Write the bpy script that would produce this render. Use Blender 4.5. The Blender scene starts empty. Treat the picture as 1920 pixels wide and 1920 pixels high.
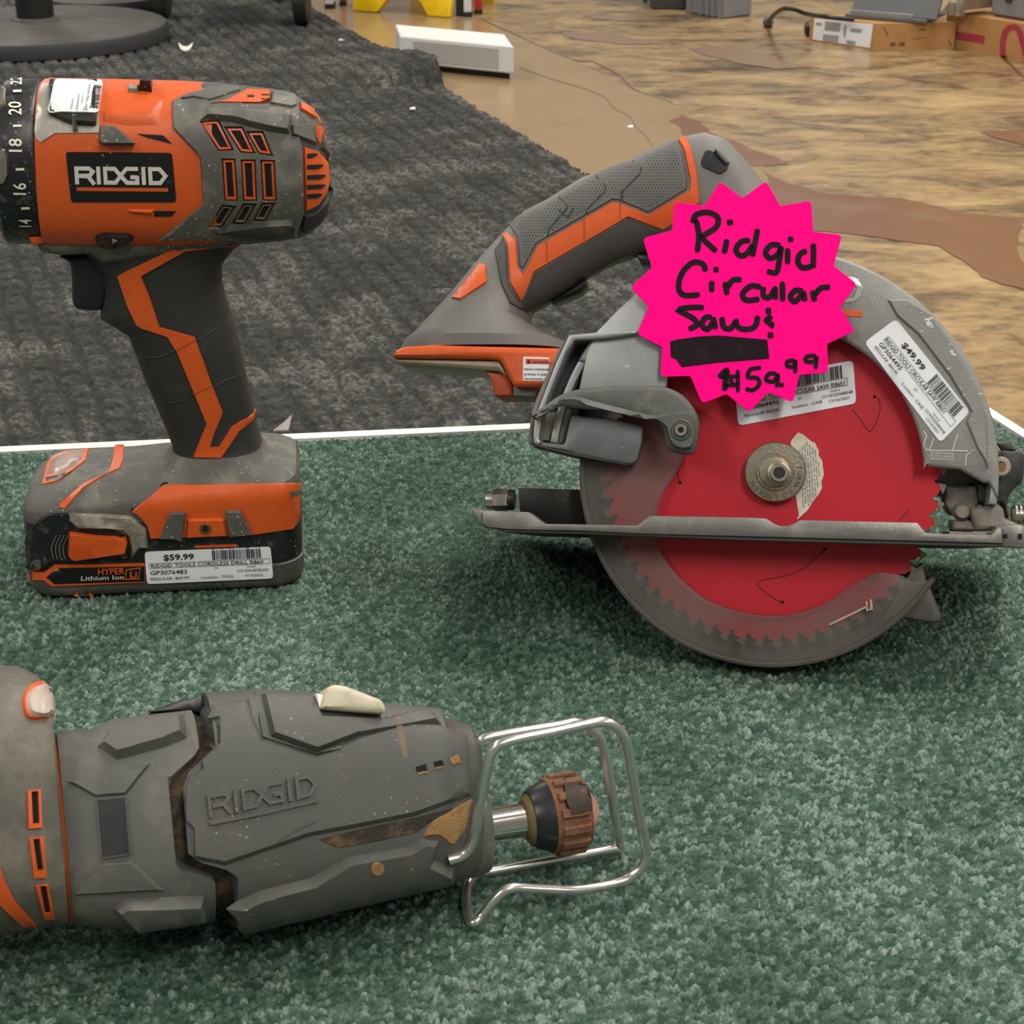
import bpy, bmesh, math, random
import numpy as np
from mathutils import Vector, Matrix
from mathutils.bvhtree import BVHTree
from mathutils.geometry import delaunay_2d_cdt
random.seed(4); rng = np.random.default_rng(4)
SC = bpy.context.scene
COL = SC.collection

# ------------------------------------------------------------------ camera
FPX = 3377.0                       # focal length in pixels of the 1920 frame
PITCH = math.radians(24.0)
CAM = Vector((0, 0, 0.37))         # the display shelf top is z = 0
FW = Vector((0, math.cos(PITCH), -math.sin(PITCH)))
UP = Vector((0, math.sin(PITCH), math.cos(PITCH)))
RT = Vector((1, 0, 0))
ZF = -0.35                         # store floor
cd = bpy.data.cameras.new('camera'); cam = bpy.data.objects.new('camera', cd); COL.objects.link(cam)
cd.sensor_width = 36; cd.lens = FPX / 1920 * 36; cd.clip_start = 0.02; cd.clip_end = 60
cam.location = CAM; cam.rotation_euler = (math.pi / 2 - PITCH, 0, 0)
cd.dof.use_dof = True; cd.dof.focus_distance = 0.80; cd.dof.aperture_fstop = 60
SC.camera = cam

# ------------------------------------------------------------------ light
w = bpy.data.worlds.new('store_ambient'); SC.world = w; w.use_nodes = True
w.node_tree.nodes['Background'].inputs[0].default_value = (1.0, 0.95, 0.88, 1)
w.node_tree.nodes['Background'].inputs[1].default_value = 0.17
def tube_light(x, y, z, sx, sy, p, rz=0.0):
    l = bpy.data.lights.new('ceiling_fluorescent', 'AREA'); l.shape = 'RECTANGLE'; l.size = sx; l.size_y = sy
    l.energy = p; l.color = (1.0, 0.955, 0.88)
    o = bpy.data.objects.new('ceiling_fluorescent', l); COL.objects.link(o); o.location = (x, y, z); o.rotation_euler = (0, 0, rz)
for x in (-2.2, 0.75, 3.6):
    for y in (-1.2, 1.3, 4.0, 6.6):
        tube_light(x, y, 2.35, 0.35, 1.5, 37)
SC.view_settings.view_transform = 'Standard'; SC.view_settings.look = 'None'
SC.view_settings.exposure = 0.42; SC.view_settings.gamma = 1.0; SC.view_settings.use_curve_mapping = False
SC.cycles.max_bounces = 8

# ------------------------------------------------------------------ pixels to space
def ray(x, y): return (FW + RT * ((x - 960) / FPX) - UP * ((y - 960) / FPX)).normalized()
def onz(x, y, z=0.0):
    d = ray(x, y); return CAM + d * ((z - CAM.z) / d.z)
def onplane(x, y, P, N):
    d = ray(x, y); return CAM + d * ((P - CAM).dot(N) / d.dot(N))
def proj(P):
    r = P - CAM; a = r.dot(FW); return (960 + FPX * r.dot(RT) / a, 960 - FPX * r.dot(UP) / a)
def crop(x0, y0, s):
    return lambda *p: [(x0 + a / s, y0 + b / s) for a, b in p]
class Frame:
    def __init__(s, O, U, V, W): s.O, s.U, s.V, s.W = O, U, V, W
    def uv(s, x, y, w=0.0):
        q = onplane(x, y, s.O + s.W * w, s.W) - s.O; return Vector((q.dot(s.U), q.dot(s.V)))
    def P(s, u, v, w=0.0): return s.O + s.U * u + s.V * v + s.W * w
    def px(s, x, y, w=0.0): return onplane(x, y, s.O + s.W * w, s.W)

# ------------------------------------------------------------------ materials
def lin(h):
    h = h.lstrip('#'); c = [int(h[i:i + 2], 16) / 255 for i in (0, 2, 4)]
    return tuple(x / 12.92 if x <= 0.04045 else ((x + 0.055) / 1.055) ** 2.4 for x in c) + (1.0,)
MATS = {}
def M(name, col, rough=0.5, metal=0.0, dirt=None, damt=0.35, dscale=60, bump=0.0, bscale=900, spec=0.5, var=0.06, rvar=0.0, scratch=None, specks=None, sdens=0.5):
    m = bpy.data.materials.new(name); m.use_nodes = True; MATS[name] = m
    nt = m.node_tree; N = nt.nodes; L = nt.links; b = N['Principled BSDF']
    b.inputs['Roughness'].default_value = rough; b.inputs['Metallic'].default_value = metal
    b.inputs['Specular IOR Level'].default_value = spec
    tc = N.new('ShaderNodeTexCoord')
    n1 = N.new('ShaderNodeTexNoise'); n1.inputs['Scale'].default_value = dscale * 3; n1.inputs['Detail'].default_value = 4
    L.new(tc.outputs['Object'], n1.inputs['Vector'])
    base = lin(col) if isinstance(col, str) else col
    mix = N.new('ShaderNodeMix'); mix.data_type = 'RGBA'
    mix.inputs[6].default_value = tuple(c * (1 - var * 2) for c in base[:3]) + (1,)
    mix.inputs[7].default_value = tuple(min(1, c * (1 + var * 2)) for c in base[:3]) + (1,)
    L.new(n1.outputs['Fac'], mix.inputs[0]); out = mix.outputs[2]
    if dirt:
        n2 = N.new('ShaderNodeTexNoise'); n2.inputs['Scale'].default_value = dscale; n2.inputs['Detail'].default_value = 9; n2.inputs['Roughness'].default_value = 0.68
        L.new(tc.outputs['Object'], n2.inputs['Vector'])
        r = N.new('ShaderNodeValToRGB'); r.color_ramp.elements[0].position = 0.62 - damt * 0.32; r.color_ramp.elements[1].position = 0.86 - damt * 0.25
        r.color_ramp.elements[1].color = (0.8, 0.8, 0.8, 1)
        L.new(n2.outputs['Fac'], r.inputs['Fac'])
        mx = N.new('ShaderNodeMix'); mx.data_type = 'RGBA'; L.new(r.outputs['Color'], mx.inputs[0]); L.new(out, mx.inputs[6]); mx.inputs[7].default_value = lin(dirt); out = mx.outputs[2]
    if scratch:
        mp = N.new('ShaderNodeMapping'); mp.inputs['Rotation'].default_value = (0.3, 0.5, 0.9); mp.inputs['Scale'].default_value = (1, 9, 3)
        L.new(tc.outputs['Object'], mp.inputs['Vector'])
        n3 = N.new('ShaderNodeTexNoise'); n3.inputs['Scale'].default_value = 140; n3.inputs['Detail'].default_value = 5
        L.new(mp.outputs[0], n3.inputs['Vector'])
        r3 = N.new('ShaderNodeValToRGB'); r3.color_ramp.elements[0].position = 0.69; r3.color_ramp.elements[1].position = 0.74
        L.new(n3.outputs['Fac'], r3.inputs['Fac'])
        mx = N.new('ShaderNodeMix'); mx.data_type = 'RGBA'; L.new(r3.outputs['Color'], mx.inputs[0]); L.new(out, mx.inputs[6]); mx.inputs[7].default_value = lin(scratch); out = mx.outputs[2]
    if specks:
        vo = N.new('ShaderNodeTexVoronoi'); vo.inputs['Scale'].default_value = 420; L.new(tc.outputs['Object'], vo.inputs['Vector'])
        lt = N.new('ShaderNodeMath'); lt.operation = 'LESS_THAN'; lt.inputs[1].default_value = 0.15; L.new(vo.outputs['Distance'], lt.inputs[0])
        nm = N.new('ShaderNodeTexNoise'); nm.inputs['Scale'].default_value = 75; nm.inputs['Detail'].default_value = 2; L.new(tc.outputs['Object'], nm.inputs['Vector'])
        gt = N.new('ShaderNodeMapRange'); gt.inputs['From Min'].default_value = 0.64 - 0.2 * sdens; gt.inputs['From Max'].default_value = 0.74 - 0.2 * sdens; L.new(nm.outputs['Fac'], gt.inputs['Value'])
        mu = N.new('ShaderNodeMath'); mu.operation = 'MULTIPLY'; L.new(lt.outputs[0], mu.inputs[0]); L.new(gt.outputs[0], mu.inputs[1])
        mx = N.new('ShaderNodeMix'); mx.data_type = 'RGBA'; L.new(mu.outputs[0], mx.inputs[0]); L.new(out, mx.inputs[6]); mx.inputs[7].default_value = lin(specks); out = mx.outputs[2]
    L.new(out, b.inputs['Base Color'])
    if rvar:
        mr = N.new('ShaderNodeMapRange'); mr.inputs['To Min'].default_value = max(0, rough - rvar); mr.inputs['To Max'].default_value = min(1, rough + rvar)
        L.new(n1.outputs['Fac'], mr.inputs['Value']); L.new(mr.outputs[0], b.inputs['Roughness'])
    if bump:
        nb = N.new('ShaderNodeTexNoise'); nb.inputs['Scale'].default_value = bscale; nb.inputs['Detail'].default_value = 3
        L.new(tc.outputs['Object'], nb.inputs['Vector'])
        bp = N.new('ShaderNodeBump'); bp.inputs['Strength'].default_value = bump; bp.inputs['Distance'].default_value = 0.001
        L.new(nb.outputs['Fac'], bp.inputs['Height']); L.new(bp.outputs[0], b.inputs['Normal'])
    return m
ORANGE = M('orange_plastic', '#c9531b', 0.40, specks='#b58a6a', sdens=0.35, dirt='#8a4a26', damt=0.12, dscale=70, bump=0.10, bscale=1500)
DGREY = M('dusty_grey_plastic', '#4e4d48', 0.58, dirt='#858072', damt=0.45, dscale=55, bump=0.25, bscale=2500, scratch='#8d8a80', specks='#b5b1a5', sdens=0.8)
GREYD = M('drill_dark_grey', '#393935', 0.55, dirt='#6d6a60', damt=0.35, dscale=70, bump=0.2, bscale=2500)
RUBBER = M('black_rubber', '#242423', 0.62, dirt='#45423c', damt=0.25, dscale=60, bump=0.3, bscale=3500)
BLACK = M('black_plastic', '#101113', 0.35, bump=0.05)
BLACKW = M('worn_black_plastic', '#17181a', 0.38, specks='#9a978f', sdens=0.7, dirt='#6b6862', damt=0.2, dscale=160, scratch='#5f5d58')
NAVY = M('trigger_plastic', '#14161d', 0.5, bump=0.1)
HOLE_SHADE = M('recess_shade', '#050505', 0.9)  # near-black for surface plates, painting in the shade inside openings
WHITEP = M('white_paper', '#dcdde2', 0.55, var=0.01, bump=0.04)
INK = M('black_ink', '#15151a', 0.6)
CHROME = M('chrome_wire', '#d2d1cd', 0.24, 0.9, dirt='#7b6850', damt=0.22, dscale=120)
STEEL = M('steel', '#a9a69d', 0.32, 1.0, dirt='#77685a', damt=0.25, dscale=120)
BRASS = M('brass', '#a98a4e', 0.35, 1.0)
CASTL = M('cast_aluminium', '#989a9b', 0.45, 0.55, dirt='#a8a79f', damt=0.4, dscale=45, bump=0.06, bscale=1600, scratch='#c9c9c4')
CASTD = M('painted_guard_grey', '#7d7d79', 0.45, 0.25, dirt='#8e8d85', damt=0.35, dscale=40, bump=0.15, bscale=1200, scratch='#d0d0cb')
GEARM = M('gear_case_metal', '#a9a59c', 0.42, 0.6, dirt='#8a8172', damt=0.4, dscale=90, bump=0.1)
BADGE = M('badge_black', '#0d0e10', 0.28, specks='#8d8d8d', sdens=0.5, scratch='#3a3b3d')
SILVER = M('silver_print', '#d3cfc8', 0.4, 0.2)
LWHITE = M('number_print', '#d9d6c4', 0.5)
TAPE = M('grimy_worn_rubber', '#6f6a60', 0.75, dirt='#a39c8c', damt=0.6, dscale=140, bump=0.8, bscale=500)
PINKW = M('clouded_window', '#9c8378', 0.3, dirt='#5a4a44', damt=0.4, dscale=150)
REDBL = M('red_blade_coating', '#b4061f', 0.42, 0.1, var=0.03, bump=0.08, bscale=2000)
LEVER = M('lever_grey', '#4e504d', 0.5, dirt='#7b7c76', damt=0.25, dscale=60, bump=0.25, bscale=1800)
SAWGREY = M('saw_handle_grey', '#64625e', 0.55, dirt='#8a8070', damt=0.2, dscale=25, bump=0.2, bscale=2000)
GRIP = M('saw_grip_rubber', '#43433f', 0.62, bump=0.3, bscale=3000)
SHOEM = M('shoe_steel', '#75736f', 0.42, 0.6, dirt='#96948d', damt=0.4, dscale=90, bump=0.08, bscale=900)
PINK = M('fluorescent_pink_card', (1.0, 0.0, 0.235, 1), 0.75, var=0.0, bump=0.08, bscale=2500, spec=0.08)
MARKER = M('marker_ink', '#20141a', 0.7, dirt='#382630', damt=0.3, dscale=120, spec=0.12)
RGREY = M('gearbox_grey', '#464743', 0.5, dirt='#5c564a', damt=0.22, dscale=35, bump=0.25, bscale=2200, scratch='#7f807c', specks='#8f8a7c', sdens=0.3)
RGREY2 = M('collar_grey', '#4f504c', 0.55, dirt='#7d766a', damt=0.3, dscale=30, bump=0.25, bscale=2200)
RTAN = M('dusty_handle_rubber', '#524f47', 0.62, dirt='#8c8576', damt=0.45, dscale=30, bump=0.3, bscale=2500)
GAP = M('sawdust_gap', '#2b251d', 0.85, dirt='#7d6238', damt=0.45, dscale=110, bump=0.6, bscale=700)
SAWDUST = M('packed_sawdust', '#8c6b42', 0.9, dirt='#5c4426', damt=0.4, dscale=300, bump=0.8, bscale=1500)
RUST = M('rusty_collar', '#6f4a33', 0.8, 0.1, dirt='#8f6b4e', damt=0.45, dscale=140, bump=0.6, bscale=900)
IVORY = M('ivory_plastic', '#bdb39c', 0.5, dirt='#8d8069', damt=0.35, dscale=150, bump=0.2)
LED = M('milky_lens', '#b9aca0', 0.25, dirt='#9a8878', damt=0.4, dscale=120)

# ------------------------------------------------------------------ mesh building
WORLD = {}                          # object -> world verts and faces, for casting onto
def tag(o, label=None, cat=None, group=None, kind=None):
    if label: o['label'] = label
    if cat: o['category'] = cat
    if group: o['group'] = group
    if kind: o['kind'] = kind
    return o
def thing(name, loc, label, cat, group=None):
    o = bpy.data.objects.new(name, None); COL.objects.link(o); o.location = loc; o.empty_display_size = 0.02
    return tag(o, label, cat, group)
def base_of(p):
    v = Vector((0, 0, 0))
    while p is not None: v += p.location; p = p.parent
    return v
def mk(name, verts, faces, mat, parent=None, angle=38, smooth=True, origin=None):
    verts = [Vector(v) for v in verts]
    off = base_of(parent)
    loc = Vector((0, 0, 0))
    if parent is None and verts:
        lo = [min(v[i] for v in verts) for i in range(3)]; hi = [max(v[i] for v in verts) for i in range(3)]
        loc = Vector(((lo[0] + hi[0]) / 2, (lo[1] + hi[1]) / 2, lo[2]))
    me = bpy.data.meshes.new(name); me.from_pydata([v - off - loc for v in verts], [], faces)
    if mat is not None: me.materials.append(mat)
    if smooth:
        me.shade_smooth(); me.set_sharp_from_angle(angle=math.radians(angle))
    me.update()
    o = bpy.data.objects.new(name, me); COL.objects.link(o); o.parent = parent; o.location = loc
    WORLD[o] = (verts, [tuple(f) for f in faces])
    return o
def bvh(objs):
    if isinstance(objs, BVHTree) or isinstance(objs, tuple): return objs
    if not isinstance(objs, (list,)): objs = [objs]
    V, F = [], []
    for o in objs:
        v, f = WORLD[o]; k = len(V); V += v; F += [tuple(i + k for i in q) for q in f]
    return BVHTree.FromPolygons(V, F)
def cast(x, y, T):
    d = ray(x, y)
    if isinstance(T, tuple):
        P, N = T; return CAM + d * ((P - CAM).dot(N) / d.dot(N)), N
    h, n, i, t = T.ray_cast(CAM, d)
    if h is None:
        best = None
        for k in range(60):
            q = CAM + d * (0.45 + k * 0.012); r = T.find_nearest(q)
            if r[0] is not None and (best is None or r[3] < best[1]): best = (r, r[3], q)
        h, n = best[0][0], best[0][1]
        if n.dot(d) > 0: n = -n
        h = best[2] * 0.35 + h * 0.65
    elif n.dot(d) > 0: n = -n
    return h, n
def area2(p): return sum(p[i][0] * p[(i + 1) % len(p)][1] - p[(i + 1) % len(p)][0] * p[i][1] for i in range(len(p))) / 2
def inset(p, d):
    n = len(p); s = 1 if area2(p) > 0 else -1; out = []
    for i in range(n):
        a, b, c = Vector(p[i - 1][:2]), Vector(p[i][:2]), Vector(p[(i + 1) % n][:2])
        e1 = (b - a); e2 = (c - b)
        if e1.length < 1e-9 or e2.length < 1e-9: out.append((b.x, b.y)); continue
        e1.normalize(); e2.normalize()
        n1 = Vector((-e1.y, e1.x)) * s; n2 = Vector((-e2.y, e2.x)) * s
        m = n1 + n2
        if m.length < 1e-6: m = n1
        m.normalize(); k = min(1 / max(0.35, m.dot(n1)), 2.2)
        q = b + m * d * k; out.append((q.x, q.y))
    return out
def safe_inset(p, d):
    """inset that never folds over itself"""
    q = inset(p, d)
    if d < 1e-9: return q
    A = np.array([v[:2] for v in p]); B = np.roll(A, -1, 0); E = B - A; L2 = (E ** 2).sum(1) + 1e-18; n = len(p); out = []
    for i in range(n):
        b = np.array(p[i][:2]); v = np.array(q[i]) - b; ok = None
        for t in (1, .8, .6, .45, .3, .2, .12, .06):
            c = b + v * t
            if not inside(p, c[0], c[1]): continue
            u = np.clip(((c - A) * E).sum(1) / L2, 0, 1); dist = np.sqrt((((A + E * u[:, None]) - c) ** 2).sum(1)).min()
            if dist >= 0.72 * d * t: ok = c; break
        if ok is None: ok = b + v * 0.02
        out.append((float(ok[0]), float(ok[1])))
    return out
def inside(p, x, y):
    r = False; j = len(p) - 1
    for i in range(len(p)):
        if (p[i][1] > y) != (p[j][1] > y) and x < (p[j][0] - p[i][0]) * (y - p[i][1]) / (p[j][1] - p[i][1]) + p[i][0]: r = not r
        j = i
    return r
def rnd(p, r, n=4):
    out = []; m = len(p)
    for i in range(m):
        a, b, c = Vector(p[i - 1]), Vector(p[i]), Vector(p[(i + 1) % m])
        k = min(r, (a - b).length * 0.45, (c - b).length * 0.45)
        s = b + (a - b).normalized() * k; e = b + (c - b).normalized() * k
        for t in range(n + 1):
            t /= n; q = s * (1 - t) ** 2 + b * 2 * t * (1 - t) + e * t * t; out.append((q.x, q.y))
    return out
def spl(p, n=5, closed=False):
    out = []; m = len(p); P = [Vector(q) for q in p]
    for i in range(m if closed else m - 1):
        a = P[i - 1] if (i > 0 or closed) else P[0]; b = P[i]; c = P[(i + 1) % m]
        d = P[(i + 2) % m] if (closed or i + 2 < m) else P[-1]
        for k in range(n):
            t = k / n
            q = 0.5 * ((2 * b) + (c - a) * t + (2 * a - 5 * b + 4 * c - d) * t * t + (3 * b - a - 3 * c + d) * t ** 3); out.append(tuple(q))
    if not closed: out.append(tuple(P[-1]))
    return out
def dens(p, s):
    out = []
    for i in range(len(p)):
        a, b = Vector(p[i]), Vector(p[(i + 1) % len(p)]); k = max(1, int((b - a).length / s))
        out += [tuple(a.lerp(b, t / k)) for t in range(k)]
    return out
def circ(x, y, rx, ry=None, n=20): return [(x + rx * math.cos(2 * math.pi * i / n), y + (ry or rx) * math.sin(2 * math.pi * i / n)) for i in range(n)]

def panel(name, pts, tgt, h, mat, parent, ch=3.0, holes=(), grid=14, base=-0.0003, floor=None, angle=45, hch=2.0):
    """a moulded panel lying on another surface: outline in photo pixels, cast on what it lies on, raised by h with a sloped rim"""
    T = bvh(tgt)
    P = dens(pts, grid); I = safe_inset(P, ch)
    V = [tuple(q) for q in P] + I; lev = [base] * len(P) + [h] * len(I); E = []
    def loop(a, n): return [(a + i, a + (i + 1) % n) for i in range(n)]
    E += loop(0, len(P)) + loop(len(P), len(I)); HO = []
    for hp in holes:
        hp = dens(hp, grid); ho = inset(hp, -hch)
        a = len(V); V += hp; lev += [base] * len(hp); E += loop(a, len(hp))
        a = len(V); V += ho; lev += [h] * len(ho); E += loop(a, len(ho)); HO.append(hp)
    xs = [q[0] for q in P]; ys = [q[1] for q in P]; Pi = inset(P, ch * 1.6)
    gx = np.arange(min(xs) + grid * .4, max(xs), grid); gy = np.arange(min(ys) + grid * .4, max(ys), grid)
    for x in gx:
        for y in gy:
            if inside(Pi, x, y) and not any(inside(inset(q, -hch * 1.8), x, y) for q in HO): V.append((x, y)); lev.append(h)
    r = delaunay_2d_cdt([Vector(v) for v in V], E, [], 1, 1e-4)
    vs, fs, ov = r[0], r[2], r[3]
    out = []
    for i, v in enumerate(vs):
        hit, n = cast(v.x, v.y, T); l = lev[ov[i][0]] if ov[i] else h
        o = (n * 0.55 - ray(v.x, v.y) * 0.45).normalized(); out.append(hit + o * l)
    F = []
    for f in fs:
        cx = sum(vs[i].x for i in f) / 3; cy = sum(vs[i].y for i in f) / 3
        if not inside(P, cx, cy) or any(inside(q, cx, cy) for q in HO): continue
        F.append(tuple(reversed(f)) if (vs[f[1]] - vs[f[0]]).cross(vs[f[2]] - vs[f[0]]) > 0 else tuple(f))
    return mk(name, out, F, mat, parent, angle)
def ribbons(name, lines, wd, tgt, h, mat, parent, taper=False):
    """thin raised strokes (ink, seams, embossed lettering) along photo-pixel polylines"""
    T = bvh(tgt); V, F = [], []
    for L in lines:
        L = [Vector(q) for q in L]; k0 = len(V)
        for i, q in enumerate(L):
            d = (L[min(i + 1, len(L) - 1)] - L[max(i - 1, 0)]).normalized(); nn = Vector((-d.y, d.x))
            k = 1.0
            if 0 < i < len(L) - 1:
                e = (L[i] - L[i - 1]).normalized(); k = 1 / max(0.55, Vector((-e.y, e.x)).dot(nn))
            ww = wd * k
            if taper and i in (0, len(L) - 1): ww *= 0.6
            for s in (1, -1):
                x, y = q + nn * s * ww / 2; hit, n = cast(x, y, T)
                V.append(hit + (n * 0.55 - ray(x, y) * 0.45).normalized() * h); V.append(hit - n * 0.0001)
        for i in range(len(L) - 1):
            a = k0 + 4 * i; b = a + 4
            F += [(a, b, b + 2, a + 2), (a + 1, b + 1, b, a), (a + 2, b + 2, b + 3, a + 3)]
        e = k0 + 4 * (len(L) - 1); F += [(k0, k0 + 2, k0 + 3, k0 + 1), (e, e + 1, e + 3, e + 2)]
    bm = bmesh.new(); vv = [bm.verts.new(v) for v in V]
    for f in F:
        try: bm.faces.new([vv[i] for i in f])
        except ValueError: pass
    bmesh.ops.recalc_face_normals(bm, faces=bm.faces)
    V = [v.co.copy() for v in bm.verts]; bm.verts.index_update(); F = [tuple(v.index for v in f.verts) for f in bm.faces]; bm.free()
    return mk(name, V, F, mat, parent, smooth=False)
_fc = {}
def glyphs(s, bold=0.0):
    if (s, bold) not in _fc:
        c = bpy.data.curves.new('t', 'FONT'); c.body = s; c.size = 1.0; c.resolution_u = 2; c.offset = bold
        o = bpy.data.objects.new('t', c); COL.objects.link(o); dg = bpy.context.evaluated_depsgraph_get(); dg.update()
        me = o.evaluated_get(dg).to_mesh()
        V = [(v.co.x, v.co.y) for v in me.vertices]; F = [tuple(p.vertices) for p in me.polygons]
        o.evaluated_get(dg).to_mesh_clear(); bpy.data.objects.remove(o); bpy.data.curves.remove(c)
        _fc[(s, bold)] = (V, F)
    return _fc[(s, bold)]
def prints(name, items, tgt, h, mat, parent):
    """flat lettering; each item = (text, px of the baseline start, px vector per em right, px vector per em up, width in px or None, boldness)"""
    T = bvh(tgt); V, F = [], []
    for it in items:
        if it[0] == 'POLY':
            k = len(V); q = it[1]
            for x, y in q:
                p, n = cast(x, y, T); V.append(p + n * h)
            F.append(tuple(range(k, k + len(q)))); continue
        s, p0, ex, ey, wd, bo = it
        gv, gf = glyphs(s, bo)
        if not gv: continue
        k = len(V); mx = max(v[0] for v in gv); sc = 1.0
        if wd: sc = wd / (mx * math.hypot(*ex))
        for a, b in gv:
            x = p0[0] + ex[0] * a * sc + ey[0] * b; y = p0[1] + ex[1] * a * sc + ey[1] * b
            p, n = cast(x, y, T); V.append(p + n * h)
        F += [tuple(k + i for i in f) for f in gf]
    F2 = []
    for f in F:
        n = (V[f[1]] - V[f[0]]).cross(V[f[2]] - V[f[0]])
        F2.append(f if n.dot(CAM - V[f[0]]) > 0 else tuple(reversed(f)))
    return mk(name, V, F2, mat, parent, smooth=False)
RIDGID = [[(0.11, 0), (0.11, 1)], [(0.0, .89), (.82, .89), (1.0, .72), (.82, .47), (.22, .47)], [(.72, .47), (1.06, 0.0)], [(1.31, 0), (1.31, 1)],
          [(1.68, 0), (1.68, 1)], [(1.68, .89), (2.2, .89), (2.52, .5), (2.22, .11), (1.68, .11)],
          [(3.5, .89), (2.85, .89), (2.52, .5), (2.85, .11), (3.42, .11)], [(3.42, 0.0), (3.42, .5)], [(3.42, .42), (3.05, .42)],
          [(3.78, 0), (3.78, 1)], [(4.15, 0), (4.15, 1)], [(4.15, .89), (4.67, .89), (4.98, .5), (4.67, .11), (4.15, .11)]]
def logo(name, p0, ex, ey, wd, tgt, h, mat, parent):
    return ribbons(name, [[(p0[0] + a * ex[0] + b * ey[0], p0[1] + a * ex[1] + b * ey[1]) for a, b in l] for l in RIDGID], wd, tgt, h, mat, parent)
def prism(name, pts, fr, w0, w1, mat, parent, bev=0.0008, seg=2, angle=40, mapw=None):
    """a solid cut from an outline: front face at w0, back at w1, edges rounded"""
    q = [fr.uv(x, y, w0 if mapw is None else mapw) for x, y in pts]; q = [(a.x, a.y) for a in q]
    if area2(q) < 0: q.reverse()
    L = []
    for k in range(seg + 1):
        a = math.pi / 2 * k / seg; L.append((safe_inset(q, bev * (1 - math.sin(a))), w0 - bev * (1 - math.cos(a))))
    for k in range(seg + 1):
        a = math.pi / 2 * k / seg; L.append((safe_inset(q, bev * (1 - math.cos(a))), w1 + bev * (1 - math.sin(a))))
    V, F = [], []; n = len(q)
    for p, w in L: V += [fr.P(x, y, w) for x, y in p]
    for k in range(len(L) - 1):
        for i in range(n):
            j = (i + 1) % n; F.append((k * n + j, k * n + i, (k + 1) * n + i, (k + 1) * n + j))
    for k, w, front in ((0, w0, True), (len(L) - 1, w1, False)):
        p = L[k][0]; r = delaunay_2d_cdt([Vector(v) for v in p], [(i, (i + 1) % n) for i in range(n)], [], 1, 1e-7)
        mp = {}
        for i, v in enumerate(r[0]):
            if r[3][i]: mp[i] = k * n + r[3][i][0]
            else: mp[i] = len(V); V.append(fr.P(v.x, v.y, w))
        for f in r[2]:
            c = sum((r[0][i] for i in f), Vector((0, 0))) / 3
            if inside(p, c.x, c.y):
                g = tuple(mp[i] for i in f); F.append(g if front else tuple(reversed(g)))
    return mk(name, V, F, mat, parent, angle)
def loft(name, pairs, fr, wc, mat, parent, n=44, e=2.4, warp0=None, warp1=None, angle=35, half=False):
    """a body grown along a row of cross-sections; each = (photo pixel on one silhouette, on the other, half thickness or factor)"""
    V, F = [], []
    for k, (a, b, t) in enumerate(pairs):
        A = fr.uv(*a, wc); B = fr.uv(*b, wc); c = (A + B) / 2; hv = (A - B) / 2
        if t > 0.2: t = hv.length * t
        wp = warp0 if k == 0 else warp1 if k == len(pairs) - 1 else None
        ax = Vector((hv.y, -hv.x)).normalized()
        for i in range(n):
            th = 2 * math.pi * i / n; co, si = math.cos(th), math.sin(th)
            x = math.copysign(abs(co) ** (2 / e), co); y = math.copysign(abs(si) ** (2 / e), si)
            p = c + hv * x
            if wp: p = p + ax * np.interp(x, [q[0] for q in wp], [q[1] for q in wp])
            V.append(fr.P(p.x, p.y, wc + t * y))
    m = len(pairs)
    for k in range(m - 1):
        for i in range(n):
            j = (i + 1) % n; F.append((k * n + i, k * n + j, (k + 1) * n + j, (k + 1) * n + i))
    for k, s in ((0, 1), (m - 1, -1)):
        c = sum((V[k * n + i] for i in range(n)), Vector()) / n; V.append(c); ci = len(V) - 1
        for i in range(n):
            j = (i + 1) % n; F.append((k * n + j, k * n + i, ci) if s > 0 else (k * n + i, k * n + j, ci))
    # outward check
    f = F[n // 4]; nn = (V[f[1]] - V[f[0]]).cross(V[f[2]] - V[f[0]]); cc = sum((V[i] for i in range(n)), Vector()) / n
    if nn.dot(V[f[0]] - cc) < 0: F = [tuple(reversed(f)) for f in F]
    return mk(name, V, F, mat, parent, angle)
def lathe(name, P0, D, prof, mat, parent, n=32, angle=35, a0=0.0, sq=None):
    """turned part: profile of (distance along D, radius)"""
    D = D.normalized(); X = D.orthogonal().normalized(); Y = D.cross(X); V, F = [], []
    for t, r in prof:
        for i in range(n):
            th = a0 + 2 * math.pi * i / n; V.append(P0 + D * t + (X * math.cos(th) + Y * math.sin(th)) * r)
    m = len(prof)
    for k in range(m - 1):
        for i in range(n):
            j = (i + 1) % n; F.append((k * n + i, k * n + j, (k + 1) * n + j, (k + 1) * n + i))
    F.append(tuple(reversed(range(n)))); F.append(tuple(range((m - 1) * n, m * n)))
    return mk(name, V, F, mat, parent, angle)
def tube(name, pts, r, mat, parent, n=12, closed=False):
    P = [Vector(p) for p in pts]; V, F = [], []; prev = None; m = len(P)
    for i in range(m):
        d = ((P[(i + 1) % m] if closed or i + 1 < m else P[i]) - (P[i - 1] if closed or i > 0 else P[i])).normalized()
        X = d.orthogonal().normalized() if prev is None else (prev - d * prev.dot(d)).normalized()
        prev = X; Y = d.cross(X)
        for k in range(n):
            th = 2 * math.pi * k / n; V.append(P[i] + (X * math.cos(th) + Y * math.sin(th)) * (r[i] if isinstance(r, list) else r))
    for i in range(m if closed else m - 1):
        for k in range(n):
            j = (k + 1) % n; b = (i + 1) % m; F.append((i * n + k, i * n + j, b * n + j, b * n + k))
    if not closed: F.append(tuple(reversed(range(n)))); F.append(tuple(range((m - 1) * n, m * n)))
    return mk(name, V, F, mat, parent, 60)
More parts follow.
